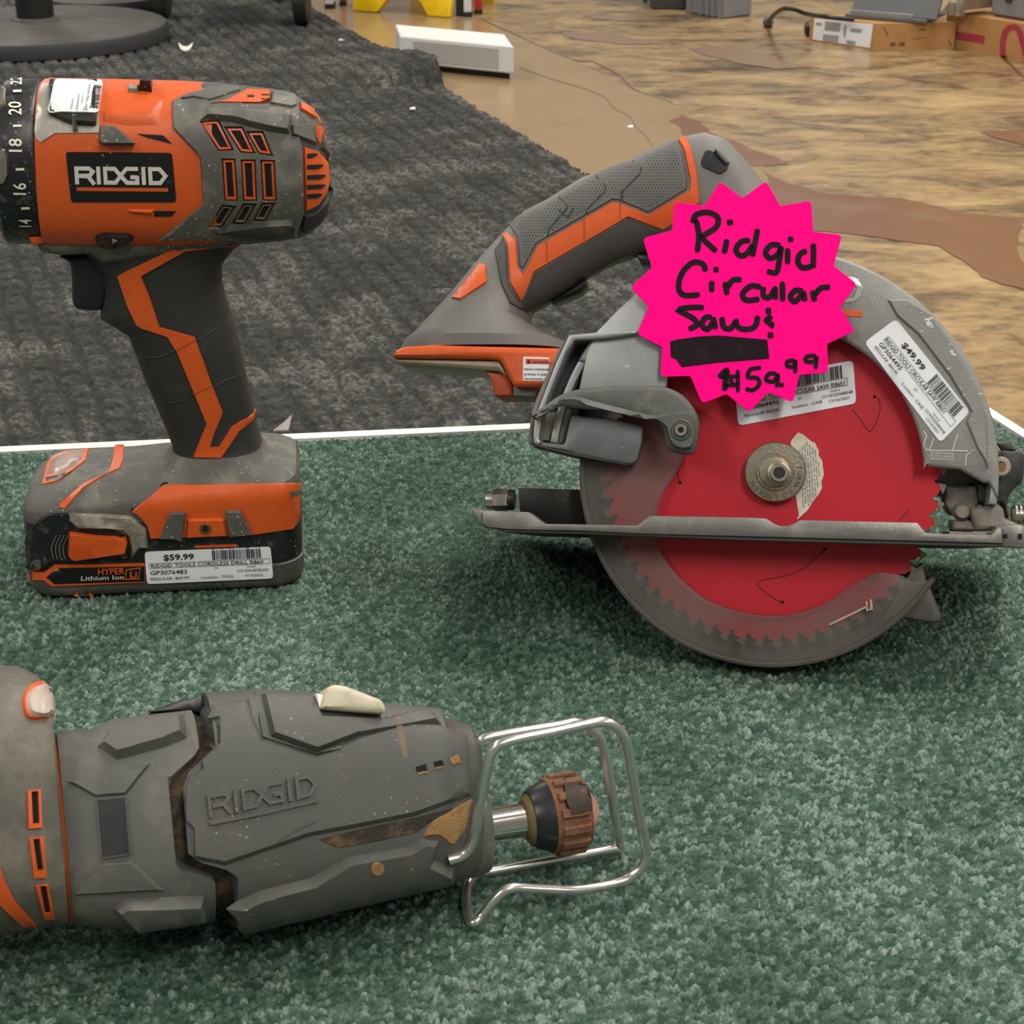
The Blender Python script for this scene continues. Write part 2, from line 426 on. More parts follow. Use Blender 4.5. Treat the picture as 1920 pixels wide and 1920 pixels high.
def solid(name, rings, mat, parent=None, angle=35):
    """stack of equal-length closed rings joined into one solid"""
    n = len(rings[0]); V = [v for r in rings for v in r]; F = []
    for k in range(len(rings) - 1):
        for i in range(n):
            j = (i + 1) % n; F.append((k * n + i, k * n + j, (k + 1) * n + j, (k + 1) * n + i))
    F.append(tuple(reversed(range(n)))); F.append(tuple(range((len(rings) - 1) * n, len(rings) * n)))
    return mk(name, V, F, mat, parent, angle)
def boxc(name, P, X, Y, Z, mat, parent=None, bev=0.001):
    """box from a corner and three edge vectors, edges chamfered"""
    x, y, z = X.normalized() * bev, Y.normalized() * bev, Z.normalized() * bev
    def ring(k, i): return [P + k + x * i + y * i, P + k + X - x * i + y * i, P + k + X - x * i + Y - y * i, P + k + x * i + Y - y * i]
    R = [ring(Z * 0, 1), ring(z, 0), ring(Z - z, 0), ring(Z, 1)]
    if X.cross(Y).dot(Z) < 0: R = [list(reversed(r)) for r in R]
    return solid(name, R, mat, parent, 30)
def lerp2(a, b, t): return (a[0] + (b[0] - a[0]) * t, a[1] + (b[1] - a[1]) * t)
def bil(q, u, v): return lerp2(lerp2(q[0], q[1], u), lerp2(q[3], q[2], u), v)
def sticker(name, q, tgt, parent, texts, bars, box=None, h=0.0003, size=(240, 60), rad=8, label=None, grid=14):
    """rounded paper price sticker; q = photo pixels of top-left, top-right, bottom-right, bottom-left as read"""
    W, H = size; mp = lambda x, y: bil(q, x / W, y / H)
    out = rnd([mp(0, 0), mp(W, 0), mp(W, H), mp(0, H)], rad)
    s = panel(name, out, tgt, h, WHITEP, parent, ch=0.8, grid=grid, base=0.0)
    if label: s['label'] = label
    ex = (mp(1, 0)[0] - mp(0, 0)[0], mp(1, 0)[1] - mp(0, 0)[1]); ey = (mp(0, 0)[0] - mp(0, 1)[0], mp(0, 0)[1] - mp(0, 1)[1])
    it = []
    for t in texts:
        s0, x, y, sz = t[:4]; wd = t[4] if len(t) > 4 else None; bo = t[5] if len(t) > 5 else 0.0
        p0 = mp(x, y); it.append((s0, p0, (ex[0] * sz, ex[1] * sz), (ey[0] * sz, ey[1] * sz), wd * math.hypot(*ex) if wd else None, bo))
    def rect(x0, y0, x1, y1): it.append(('POLY', [mp(x0, y0), mp(x1, y0), mp(x1, y1), mp(x0, y1)]))
    if box:
        x0, y0, x1, y1 = box
        for a in ((x0, y0, x1, y0 + .7), (x0, y1 - .7, x1, y1), (x0, y0, x0 + .7, y1), (x1 - .7, y0, x1, y1)): rect(*a)
    prints('printed_text', it, [s], 0.0004, INK, s); it = []
    if bars:
        x, y0, x1, y1 = bars; r = random.Random(7)
        while x < x1:
            b = r.choice((0.9, 0.9, 1.8, 2.4)); [rect(x, y0 + (y1 - y0) * k / 6, x + b, y0 + (y1 - y0) * (k + 1) / 6) for k in range(6)]; x += b + r.choice((1.0, 1.2, 2.2))
        prints('barcode', it, [s], 0.0004, INK, s)
    return s

# ================================================================== setting: shelf, floor, mat
def cells(x, y, sx, sy, seed=0):
    """cellular pattern: distance to the nearest jittered point and a random number per cell"""
    X = x / sx; Y = y / sy; ix = np.floor(X).astype(int); iy = np.floor(Y).astype(int)
    best = np.full(x.shape, 9.0); rid = np.zeros(x.shape); best2 = np.full(x.shape, 9.0)
    def hsh(a, b, k):
        h = (a * 73856093 ^ b * 19349663 ^ (k + seed) * 83492791) & 0x7fffffff
        h = (h * 1103515245 + 12345) & 0x7fffffff; h = (h ^ (h >> 13)) * 1274126177 & 0x7fffffff
        return (h & 0xffff) / 65535.0
    for a in (-1, 0, 1):
        for b in (-1, 0, 1):
            cx = ix + a; cy = iy + b
            dx = cx + 0.1 + 0.8 * hsh(cx, cy, 1) - X; dy = cy + 0.1 + 0.8 * hsh(cx, cy, 2) - Y
            d = np.sqrt(dx * dx + dy * dy); m = d < best
            best2 = np.where(m, best, np.minimum(best2, d)); rid = np.where(m, hsh(cx, cy, 3), rid); best = np.where(m, d, best)
    return best, rid, best2 - best
def vnoise(x, y, s, seed=0):
    X = x / s; Y = y / s; ix = np.floor(X).astype(int); iy = np.floor(Y).astype(int); fx = X - ix; fy = Y - iy
    fx = fx * fx * (3 - 2 * fx); fy = fy * fy * (3 - 2 * fy)
    def h(a, b):
        k = (a * 374761393 + b * 668265263 + seed * 144664) & 0x7fffffff; k = (k ^ (k >> 13)) * 1274126177 & 0x7fffffff
        return (k & 0xffff) / 65535.0
    return (h(ix, iy) * (1 - fx) + h(ix + 1, iy) * fx) * (1 - fy) + (h(ix, iy + 1) * (1 - fx) + h(ix + 1, iy + 1) * fx) * fy
def grid_mesh(name, P, mask, att, mat, parent):
    """P: array rows x cols x 3 in world space"""
    r, c = P.shape[:2]; idx = np.arange(r * c).reshape(r, c)
    q = np.stack([idx[:-1, :-1], idx[:-1, 1:], idx[1:, 1:], idx[1:, :-1]], -1).reshape(-1, 4)
    if mask is not None: q = q[mask[:-1, :-1].reshape(-1)]
    off = np.array(base_of(parent)); me = bpy.data.meshes.new(name)
    v = (P.reshape(-1, 3) - off).astype(np.float32)
    me.vertices.add(len(v)); me.vertices.foreach_set('co', v.ravel())
    me.loops.add(q.size); me.loops.foreach_set('vertex_index', q.ravel().astype(np.int32))
    me.polygons.add(len(q)); me.polygons.foreach_set('loop_start', np.arange(0, q.size, 4, dtype=np.int32)); me.polygons.foreach_set('loop_total', np.full(len(q), 4, np.int32))
    me.update(calc_edges=True); me.validate(); me.shade_smooth()
    if att is not None:
        a = me.attributes.new('tuft', 'FLOAT', 'POINT'); a.data.foreach_set('value', att.ravel().astype(np.float32))
    me.materials.append(mat); o = bpy.data.objects.new(name, me); COL.objects.link(o); o.parent = parent; return o
def pile_mat(name, stops, nscale, rough=0.95):
    m = bpy.data.materials.new(name); m.use_nodes = True; nt = m.node_tree; N = nt.nodes; L = nt.links; b = N['Principled BSDF']
    b.inputs['Roughness'].default_value = rough; b.inputs['Specular IOR Level'].default_value = 0.15
    at = N.new('ShaderNodeAttribute'); at.attribute_name = 'tuft'
    tc = N.new('ShaderNodeTexCoord'); n = N.new('ShaderNodeTexNoise'); n.inputs['Scale'].default_value = nscale; n.inputs['Detail'].default_value = 4
    L.new(tc.outputs['Object'], n.inputs['Vector'])
    ma = N.new('ShaderNodeMath'); ma.operation = 'MULTIPLY_ADD'; ma.inputs[1].default_value = 0.55; L.new(at.outputs['Fac'], ma.inputs[0])
    mb = N.new('ShaderNodeMath'); mb.operation = 'MULTIPLY'; mb.inputs[1].default_value = 0.5; L.new(n.outputs['Fac'], mb.inputs[0]); L.new(mb.outputs[0], ma.inputs[2])
    r = N.new('ShaderNodeValToRGB'); e = r.color_ramp.elements
    e[0].position, e[0].color = stops[0][0], lin(stops[0][1]); e[1].position, e[1].color = stops[-1][0], lin(stops[-1][1])
    for p, c in stops[1:-1]: q = e.new(p); q.color = lin(c)
    L.new(ma.outputs[0], r.inputs['Fac']); L.new(r.outputs['Color'], b.inputs['Base Color'])
    nb = N.new('ShaderNodeTexNoise'); nb.inputs['Scale'].default_value = nscale * 3; nb.inputs['Detail'].default_value = 2; L.new(tc.outputs['Object'], nb.inputs['Vector'])
    bp = N.new('ShaderNodeBump'); bp.inputs['Strength'].default_value = 0.7; bp.inputs['Distance'].default_value = 0.0006; L.new(nb.outputs['Fac'], bp.inputs['Height']); L.new(bp.outputs[0], b.inputs['Normal'])
    return m
GREEN = pile_mat('green_carpet_pile', [(0.12, '#17261e'), (0.4, '#33483d'), (0.62, '#506559'), (0.9, '#93a296')], 900)
MATGREY = pile_mat('charcoal_mat_pile', [(0.12, '#161615'), (0.4, '#2a2a29'), (0.65, '#3e3e3c'), (0.9, '#77766e')], 420)

# ---- display shelf: carpeted board with white edge, corner to the right behind the saw
eA, eB = onz(0, 844), onz(1000, 800)
SU = (eB - eA).normalized(); SV = Vector((-SU.y, SU.x, 0))          # along the back edge, away from the viewer
corner = eA + SU * ((onz(1832, 765) - eA).dot(SU)); rA, rB = onz(1866, 782), onz(1920, 816)
rdir = (rB - rA).normalized()
corner = corner + SU * 0
t_ = ((rA - corner).dot(SV)) / rdir.dot(SV); corner = rA - rdir * t_      # meets the back edge
corner.z = 0
shelf = thing('display_shelf', (0.0, 0.55, ZF), 'low green carpeted display shelf with white edging holding the three power tools', 'shelf')
o2 = lambda P: np.array([(P - eA).dot(SU), (P - eA).dot(SV)])
c2 = o2(corner); rd2 = np.array([rdir.dot(SU), rdir.dot(SV)])
res = 0.00082
s = np.arange(-0.10, c2[0] + 0.10, res); t = np.arange(-0.56, 0.0, res)
S_, T_ = np.meshgrid(s, t)
wx = S_ + 0.0012 * (vnoise(S_, T_, 0.006, 3) - .5); wy = T_ + 0.0012 * (vnoise(S_, T_, 0.006, 9) - .5)
d, rid, gap = cells(wx, wy, 0.0027, 0.0019)
big = vnoise(S_, T_, 0.05, 5)
hgt = 0.0032 * np.clip(gap * 1.7, 0, 1) ** 0.6 * (0.35 + 0.65 * rid) + 0.0006 * vnoise(S_, T_, 0.012, 2) + 0.0005 * rng.random(S_.shape)
tu = np.clip(0.75 * rid + 0.25 * big + 0.25 * (rng.random(S_.shape) - .5), 0, 1)
edge_s = c2[0] + (T_ - c2[1]) / rd2[1] * rd2[0]                      # right edge of the board at this row
wob = 0.0012 * (vnoise(S_, T_, 0.004, 11) - .5)
ok = (S_ < edge_s + wob - 0.004) & (T_ < -0.002 + wob)
PP = np.array(eA)[None, None] + S_[..., None] * np.array(SU) + T_[..., None] * np.array(SV); PP[..., 2] = hgt - 0.0031
WHITEE = M('white_edge_laminate', '#d8d8d2', 0.5, var=0.02)
SHELFB = M('shelf_board', '#8d8a82', 0.6)
cp_ = grid_mesh('carpet_pile', PP, ok, tu, GREEN, shelf); cp_['kind'] = 'stuff'; cp_['label'] = 'short green looped carpet pile'
def shelf_pt(a, b, z): return eA + SU * a + SV * b + Vector((0, 0, z))
def rim(b, k=0.0): return c2[0] + (b - c2[1]) / rd2[1] * rd2[0] + k
bd = [shelf_pt(-0.6, 0, 0), shelf_pt(c2[0], 0, 0), shelf_pt(rim(-0.9), -0.9, 0), shelf_pt(-0.6, -0.9, 0)]
def lay(z): return [Vector((p.x, p.y, z)) for p in reversed(bd)]
board = solid('shelf_board', [lay(-0.024), lay(-0.0045)], SHELFB, shelf)
GREENP = M('carpet_backing', '#3f5f50', 0.95, dirt='#5d7f6e', damt=0.6, dscale=300, bump=0.8, bscale=900)
def flat_poly(a, z0, z1):
    q = [shelf_pt(x, y, 0) for x, y in a]
    return [[Vector((p.x, p.y, z)) for p in q] for z in (z0, z1)]
for nm, a in (('carpet_edge', [(-0.6, -0.9), (rim(-0.9), -0.9), (rim(-0.56), -0.56), (-0.6, -0.56)]), ('carpet_edge', [(-0.6, -0.56), (-0.1, -0.56), (-0.1, -0.003), (-0.6, -0.003)])):
    solid(nm, flat_poly(a, -0.0045, -0.0004), GREENP, shelf)
solid('edge_trim', flat_poly([(-0.6, -0.004), (c2[0], -0.004), (c2[0], 0.0040), (-0.6, 0.0040)], -0.022, 0.0006), WHITEE, shelf)
solid('edge_trim', flat_poly([(c2[0] - .003, 0.0025), (rim(-0.9) - .003, -0.9), (rim(-0.9, .004), -0.9), (c2[0] + .004, 0.0025)][::-1], -0.022, 0.0005), WHITEE, shelf)
solid('side_panel', [[Vector((p.x, p.y, z)) for p in reversed(bd)] for z in (ZF, -0.024)], SHELFB, shelf)

# ---- store floor
def floor_mat():
    m = bpy.data.materials.new('worn_tan_floor'); m.use_nodes = True; nt = m.node_tree; N = nt.nodes; L = nt.links; b = N['Principled BSDF']
    tc = N.new('ShaderNodeTexCoord')
    mp = N.new('ShaderNodeMapping'); mp.inputs['Scale'].default_value = (1.0, 1.9, 1); mp.inputs['Rotation'].default_value = (0, 0, 0.16); L.new(tc.outputs['Object'], mp.inputs['Vector'])
    n = N.new('ShaderNodeTexNoise'); n.inputs['Scale'].default_value = 4.2; n.inputs['Detail'].default_value = 10; n.inputs['Roughness'].default_value = 0.66; n.inputs['Distortion'].default_value = 0.9
    L.new(mp.outputs[0], n.inputs['Vector'])
    r = N.new('ShaderNodeValToRGB'); e = r.color_ramp.elements
    e[0].position, e[0].color = 0.36, lin('#3f3425'); e[1].position, e[1].color = 0.66, lin('#ab936a')
    for p, c in ((0.43, '#5c4d37'), (0.485, '#80694a'), (0.55, '#967d57')): q = e.new(p); q.color = lin(c)
    n2 = N.new('ShaderNodeTexNoise'); n2.inputs['Scale'].default_value = 26; n2.inputs['Detail'].default_value = 8; n2.inputs['Roughness'].default_value = 0.7; L.new(mp.outputs[0], n2.inputs['Vector'])
    mf = N.new('ShaderNodeMix'); mf.inputs[0].default_value = 0.36; L.new(n.outputs['Fac'], mf.inputs[2]); L.new(n2.outputs['Fac'], mf.inputs[3])
    L.new(mf.outputs[0], r.inputs['Fac']); L.new(r.outputs['Color'], b.inputs['Base Color'])
    mr = N.new('ShaderNodeMapRange'); mr.inputs['To Min'].default_value = 0.16; mr.inputs['To Max'].default_value = 0.42; L.new(n.outputs['Fac'], mr.inputs['Value']); L.new(mr.outputs[0], b.inputs['Roughness'])
    bp = N.new('ShaderNodeBump'); bp.inputs['Strength'].default_value = 0.12; bp.inputs['Distance'].default_value = 0.004; L.new(n.outputs['Fac'], bp.inputs['Height']); L.new(bp.outputs[0], b.inputs['Normal'])
    return m
FLOORM = floor_mat()
floor = mk('floor', [(-6, -2, ZF), (6, -2, ZF), (6, 14, ZF), (-6, 14, ZF)], [(0, 1, 2, 3)], FLOORM, smooth=False); floor['kind'] = 'structure'
SMOOTHF = M('smooth_tan_floor_coat', '#8f7859', 0.2, dirt='#7d6549', damt=0.3, dscale=4, var=0.05, rvar=0.06)
BROWNF = M('red_brown_floor_coat', '#6b452f', 0.3, dirt='#7d6450', damt=0.4, dscale=7, var=0.06)
MAUVEF = M('mauve_floor_coat', '#7d6552', 0.3, dirt='#6d5747', damt=0.3, dscale=6, var=0.05)
def jag(p, amp, it=4, seed=1):
    r = random.Random(seed); P = [Vector(q) for q in p]
    for k in range(it):
        Q = []
        for i in range(len(P)):
            a, b = P[i], P[(i + 1) % len(P)]; d = b - a; nn = Vector((-d.y, d.x))
            Q += [a, (a + b) / 2 + nn * r.uniform(-amp, amp)]
        P = Q
    return P
def patch(name, pts, mat, z, amp=0.10, seed=1):
    q = [onz(x, y, ZF) for x, y in pts]; q2 = jag([(v.x, v.y) for v in q], amp, 4, seed)
    r = delaunay_2d_cdt(q2, [(i, (i + 1) % len(q2)) for i in range(len(q2))], [], 1, 1e-5)
    V = [(v.x, v.y, ZF + z) for v in r[0]]
    o = mk(name, V, [tuple(f) for f in r[2]], mat, floor, smooth=False); return o
patch('floor_coat', [(560, 0), (880, 0), (905, 40), (985, 75), (1075, 112), (1180, 168), (1260, 186), (1300, 245), (1440, 318), (1530, 365), (1500, 420), (1300, 560), (700, 560)], SMOOTHF, 0.0006, 0.03, 3)
patch('floor_stain', [(1255, 228), (1282, 218), (1345, 256), (1420, 285), (1478, 308), (1415, 313), (1365, 300), (1300, 268)], BROWNF, 0.0010, 0.10, 5)
patch('floor_stain', [(1430, 318), (1470, 342), (1540, 362), (1690, 372), (1800, 400), (1925, 408), (1925, 545), (1840, 520), (1760, 462), (1640, 445), (1500, 430), (1440, 400)], BROWNF, 0.0010, 0.06, 8)
patch('floor_stain', [(1290, 92), (1345, 86), (1400, 92), (1470, 112), (1540, 128), (1450, 130), (1380, 118), (1330, 106)], MAUVEF, 0.0010, 0.08, 12)
patch('floor_stain', [(1838, 248), (1925, 242), (1925, 273), (1880, 263)], BROWNF, 0.0010, 0.08, 13)
patch('floor_stain', [(1090, 28), (1180, 30), (1270, 36), (1190, 40), (1110, 36)], MAUVEF, 0.0010, 0.05, 14)
patch('floor_stain', [(1050, 62), (1150, 64), (1250, 82), (1160, 84), (1080, 74)], MAUVEF, 0.0010, 0.06, 15)
CRACK = M('floor_crack', '#5c4a38', 0.6)
ribbons('floor_crack', [[(a, b) for a, b in spl([(975, 128), (1010, 140), (1045, 152), (1080, 162), (1110, 172), (1135, 184), (1152, 204), (1180, 218), (1192, 238), (1215, 260), (1222, 275)], 3)]], 2.2, (Vector((0, 0, ZF)), Vector((0, 0, 1))), 0.0012, CRACK, floor)
ribbons('floor_crack', [spl([(900, 35), (960, 62), (1020, 90), (1075, 112), (1110, 115)], 3), spl([(1110, 115), (1160, 140), (1190, 168), (1250, 188), (1262, 196)], 3)], 2.0, (Vector((0, 0, ZF)), Vector((0, 0, 1))), 0.0014, CRACK, floor)

# ---- charcoal mat with grooves and one lifted fold at its edge
m0, m1 = onz(590, 22, ZF), onz(1090, 330, ZF)
MD = (m1 - m0).normalized(); MN = Vector((-MD.y, MD.x, 0))
if MN.x > 0: MN = -MN
# a runs along the right-hand edge towards the viewer, b runs left from that edge
a_ = np.arange(-0.95, 3.5, 0.0038); b_ = np.arange(0, 1.9, 0.0038)
A_, B_ = np.meshgrid(a_, b_)
gr = 0.034
wA = A_ + 0.012 * (vnoise(A_, B_, 0.05, 21) - .5); wB = B_ + 0.012 * (vnoise(A_, B_, 0.05, 23) - .5)
row = np.floor(wB / gr); g1 = np.abs(((wB / gr) % 1) - .5) * 2; g2 = np.abs((((wA + 0.5 * gr * (row % 2)) / (gr * 1.15)) % 1) - .5) * 2
hm = 0.0085 * (1 - np.clip((np.maximum(g1, g2 * 0.97) - 0.55) / 0.45, 0, 1) ** 1.6) + 0.0026 * rng.random(A_.shape) + 0.002 * vnoise(A_, B_, 0.02, 6)
tip = onz(805, 165, ZF); ta = (tip - m0).dot(MD)
fold = np.exp(-((A_ - ta + 0.05) / 0.16) ** 2) * np.clip(1 - B_ / 0.42, 0, 1) ** 1.5
fold2 = np.where(A_ > ta, np.exp(-((A_ - ta) / 0.035) ** 2), np.exp(-((A_ - ta) / 0.30) ** 2)) * np.clip(1 - B_ / 0.40, 0, 1) ** 2
lift = 0.055 * fold2
PM = np.array(m0)[None, None] + A_[..., None] * np.array(MD) + B_[..., None] * np.array(MN); PM[..., 2] = ZF + 0.002 + hm + lift
okm = (vnoise(A_, B_, 0.01, 30) > 0.35) | (B_ > 0.007)
tm = np.clip(0.3 + 0.5 * rng.random(A_.shape) + 0.4 * (vnoise(A_, B_, 0.06, 31) - .5) + 0.15 * (hm / 0.007 - .6), 0, 1)  # height term darkens the grooves, painting their shade into the pile tone
matthing = thing('floor_mat', tuple(m0 + MN * 0.9), 'large charcoal grooved floor mat with one lifted fold along its edge', 'mat')
pile = grid_mesh('mat_pile', PM[:, ::-1], okm[:, ::-1], tm[:, ::-1], MATGREY, matthing); pile['kind'] = 'stuff'
def mat_pt(a, b, z): return m0 + MD * a + MN * b + Vector((0, 0, z))
MATBK = M('mat_rubber_backing', '#1b1b1b', 0.8)
aa = np.concatenate([np.linspace(-2.6, ta - 0.5, 6), np.linspace(ta - .45, ta + .15, 40), np.linspace(ta + .2, 3.5, 6)])
V, F = [], []
for a in aa:
    lf = 0.055 * (math.exp(-((a - ta) / 0.035) ** 2) if a > ta else math.exp(-((a - ta) / 0.30) ** 2))
    for b, k in ((0, 1), (0.06, (1 - .06 / .4) ** 2), (0.14, (1 - .14 / .4) ** 2), (0.4, 0), (1.9, 0)):
        V.append(mat_pt(a, b, 0.0022 + lf * k))
    for b, k in ((0, 1), (0.06, (1 - .06 / .4) ** 2), (0.14, (1 - .14 / .4) ** 2), (0.4, 0), (1.9, 0)):
        V.append(mat_pt(a, b, 0.0004 + lf * k))
for i in range(len(aa) - 1):
    p = 10 * i; q = p + 10
    for k in range(4):
        F += [(p + k, q + k, q + k + 1, p + k + 1), (p + 5 + k, p + 6 + k, q + 6 + k, q + 5 + k)]
    F += [(p, p + 5, q + 5, q)]
mk('mat_backing', V, F, MATBK, matthing)

# ---- far wall of the store, above the frame
WALLM = M('cream_wall_paint', '#c9b48c', 0.6, dirt='#a8926a', damt=0.35, dscale=6)
yw = onz(1400, 40, ZF).y + 0.10
wall = boxc('wall_back', Vector((1.05, yw, ZF)), Vector((5, 0, 0)), Vector((0, 0.12, 0)), Vector((0, 0, 2.75)), WALLM); wall['kind'] = 'structure'

# ================================================================== cordless drill, standing on its battery
yaw = math.radians(6)
DU = Vector((math.cos(yaw), math.sin(yaw), 0)); DW = Vector((math.sin(yaw), -math.cos(yaw), 0)); DZ = Vector((0, 0, 1))
HALF = 0.033
Fp = onz(300, 1112); DF = Frame(Fp - DW * HALF, DU, DZ, DW)
drill = thing('cordless_drill', DF.O, 'orange and grey cordless drill standing upright on its battery pack', 'drill')
A = crop(0, 100, 2.909); B = crop(0, 400, 3.2); C = crop(0, 780, 3.097); Rr = crop(340, 140, 6.0); Q = crop(0, 130, 5.486)
# --- body
def dl(x, t, b, k=0.93): return ((x - (300 - t) * 0.045 * 0 , t), (x + (b - t) * 0.05, b), k)
gear = loft('gear_housing', [dl(79, 153, 452), dl(88, 151, 455), dl(200, 153, 456), dl(330, 156, 456), dl(400, 160, 452)], DF, 0, ORANGE, drill, e=2.6)
motor = loft('motor_housing', [dl(330, 160, 452), dl(400, 158, 452), dl(455, 164, 450), dl(510, 170, 446), dl(548, 178, 440), dl(572, 194, 430), dl(592, 216, 415), dl(606, 244, 396), dl(612, 275, 372), dl(613, 310, 345)], DF, 0, GREYD, drill, e=2.4)
# clutch ring and chuck
ring = loft('clutch_ring', [dl(4, 160, 446), dl(10, 152, 452), dl(68, 149, 451), dl(75, 152, 449)], DF, 0, BLACKW, drill, e=2.1)
collar = loft('ring_lip', [dl(70, 150, 448), dl(76, 154, 446), dl(82, 158, 444)], DF, 0, GREYD, drill, e=2.1)
chuck = loft('chuck', [dl(-210, 240, 352), dl(-190, 214, 380), dl(-60, 180, 415), dl(-2, 166, 430), dl(8, 166, 432)], DF, 0, M('chuck_grey', '#56584f', 0.5, bump=0.1, var=0.04), drill, e=2.1)
for pts in ([(-14, 282), (4, 276), (11, 280), (18, 297), (19, 328), (10, 347), (-14, 352)], [(-14, 158), (5, 160), (12, 166), (12, 192), (2, 206), (-14, 208)]):
    g = panel('grip_pad', pts, [chuck, ring], 0.0016, STEEL, drill, ch=5)
items = []
def num(s, cx, cy, hgt_, wid_, tilt=0.06):
    # rotated lettering reading upwards: right of text = up in photo
    items.append((s, (cx + hgt_ / 2 - tilt * 0, cy + wid_ / 2), (0.0 - tilt * wid_ / 10, -10.0), (-hgt_ / 0.72, -hgt_ / 0.72 * 0.02), wid_, 0.012))
num('22', 30, 154, 22, 15); num('20', 28, 205, 25, 25); num('18', 29, 276, 25, 30); num('16', 37, 356, 25, 27); num('14', 47, 418, 23, 17)
for x, y in ((33, 173), (33, 237), (38, 317), (48, 389)):
    items.append(('POLY', [(x - 8, y - 2), (x + 8, y - 2.5), (x + 8, y + 2), (x - 8, y + 2.5)]))
prints('torque_numbers', items, [ring], 0.0007, LWHITE, ring)
# metal gear-case patch
panel('gear_case', [(78, 158), (93, 156), (186, 203), (187, 250), (103, 251), (63, 276), (65, 230), (71, 190)], [gear], 0.0006, GEARM, drill, ch=1)
badge = panel('badge', rnd(A((355, 535), (940, 540), (965, 815), (385, 815)), 7), [gear], 0.0005, BADGE, drill, ch=2)
logo('brand_lettering', (141, 345.5), (34.2, 0.3), (-2, -33.5), 7.4, [badge], 0.00025, SILVER, badge)
ribbons('badge_stripe', [[(144, 354.5), (315, 356)]], 6.5, [badge], 0.0002, ORANGE, badge)
# rear shell with louvres
sl1 = [Rr((285, 570), (390, 560), (520, 810), (440, 815)), Rr((565, 640), (660, 640), (760, 840), (690, 835)), Rr((805, 690), (890, 690), (960, 860), (895, 850))]
sl2 = [Rr((500, 990), (565, 990), (590, 1370), (525, 1370)), Rr((715, 1000), (790, 1000), (805, 1370), (735, 1370)), Rr((935, 1005), (1005, 1005), (1025, 1370), (955, 1370))]
sl3 = [Rr((370, 1670), (480, 1500), (545, 1505), (440, 1672)), Rr((630, 1635), (715, 1485), (775, 1485), (700, 1632)), Rr((865, 1600), (930, 1475), (990, 1475), (925, 1602))]
shell_out = A((935, 262), (1010, 225), (1150, 190), (1300, 188), (1330, 225)) + Rr((700, 330), (1000, 330), (1130, 300), (1290, 330), (1320, 420), (1340, 740), (1370, 820), (1385, 1560), (1330, 1720)) + A((1560, 1000), (1300, 1018), (860, 1018), (930, 968), (1106, 820), (1088, 562), (940, 410))
sh = panel('motor_shell', shell_out, [gear, motor], 0.0018, DGREY, drill, ch=3, holes=[inset(q, -6) for q in sl1 + sl2 + sl3], grid=12)
for grp, k in ((sl1, 6), (sl2, 6), (sl3, 3.5)):
    for q in grp:
        panel('vent_frame', inset(q, -k), [motor], 0.0012, ORANGE if grp is not sl3 else M('vent_frame_dull', '#8a6a58', 0.5) if 'vent_frame_dull' not in MATS else MATS['vent_frame_dull'], drill, ch=1.5, holes=[q], hch=1.2)
        panel('vent_slot', q, [motor], 0.00025, HOLE_SHADE, drill, ch=1)
panel('top_rib', Rr((205, 515), (290, 370), (700, 370), (1000, 400), (1250, 430), (1260, 540), (1220, 680), (1000, 650), (560, 540)), [sh], 0.0035, DGREY, drill, ch=9)
panel('top_rib', Rr((0, 290), (300, 130), (560, 130), (680, 170), (700, 220), (560, 270), (330, 345)), [gear, motor], 0.0026, DGREY, drill, ch=7)
panel('rear_rib', Rr((990, 300), (1000, 200), (1130, 190), (1280, 230), (1310, 380), (1240, 420), (960, 370)), [motor], 0.0030, DGREY, drill, ch=6)
panel('rib_step', Rr((1225, 560), (1440, 540), (1500, 720), (1530, 810), (1350, 740), (1230, 690)), [sh, motor], 0.0022, DGREY, drill, ch=5)
panel('lower_rib', Rr((330, 1720), (560, 1680), (900, 1640), (1240, 1620), (1300, 1690), (1300, 1790), (1220, 1850), (900, 1870), (400, 1800)), [sh, motor], 0.0030, GREYD, drill, ch=8)
panel('rib_screw', circ(*Rr((1275, 1720))[0], 5, 9), [motor, sh], 0.0052, STEEL, drill, ch=1.5)
tv = panel('top_vent', Rr((330, 340), (500, 300), (710, 200), (730, 180), (1000, 195), (1000, 300), (880, 345)), [motor, gear], 0.0022, ORANGE, drill, ch=2)
for q in (Rr((740, 225), (820, 225), (820, 255), (740, 255)), Rr((900, 215), (990, 215), (990, 235), (900, 235)), Rr((900, 260), (980, 262), (980, 280), (900, 280))):
    panel('vent_slot', q, [tv], 0.0002, HOLE_SHADE, drill, ch=0.6)
rv = panel('rear_vent', Rr((1360, 800), (1540, 860), (1640, 980), (1665, 1150), (1640, 1330), (1540, 1470), (1390, 1545)), [motor], 0.0016, ORANGE, drill, ch=3)
for y, x1 in ((915, 1480), (1040, 1545), (1155, 1570), (1265, 1570), (1370, 1530)):
    panel('vent_slot', Rr((1415, y - 26), (x1 + 30, y - 34), (x1 + 60, y - 20), (x1, y + 20), (1415, y + 26)), [rv], 0.0006, HOLE_SHADE, drill, ch=0.6, grid=6)
panel('rear_trim', Rr((1510, 560), (1600, 600), (1640, 740), (1560, 720), (1540, 790)), [motor], 0.0016, ORANGE, drill, ch=2)
panel('rear_trim', Rr((1320, 310), (1400, 340), (1560, 440), (1600, 540), (1490, 500), (1330, 400)), [motor], 0.0016, ORANGE, drill, ch=2)
panel('rear_trim', Rr((1560, 1540), (1640, 1480), (1640, 1560), (1575, 1650)), [motor], 0.0010, ORANGE, drill, ch=2)
panel('rear_hoop', Rr((1560, 740), (1700, 860), (1720, 960), (1720, 1290), (1690, 1520), (1640, 1540), (1680, 1300), (1670, 980), (1560, 830)), [motor], 0.0022, GREYD, drill, ch=3)
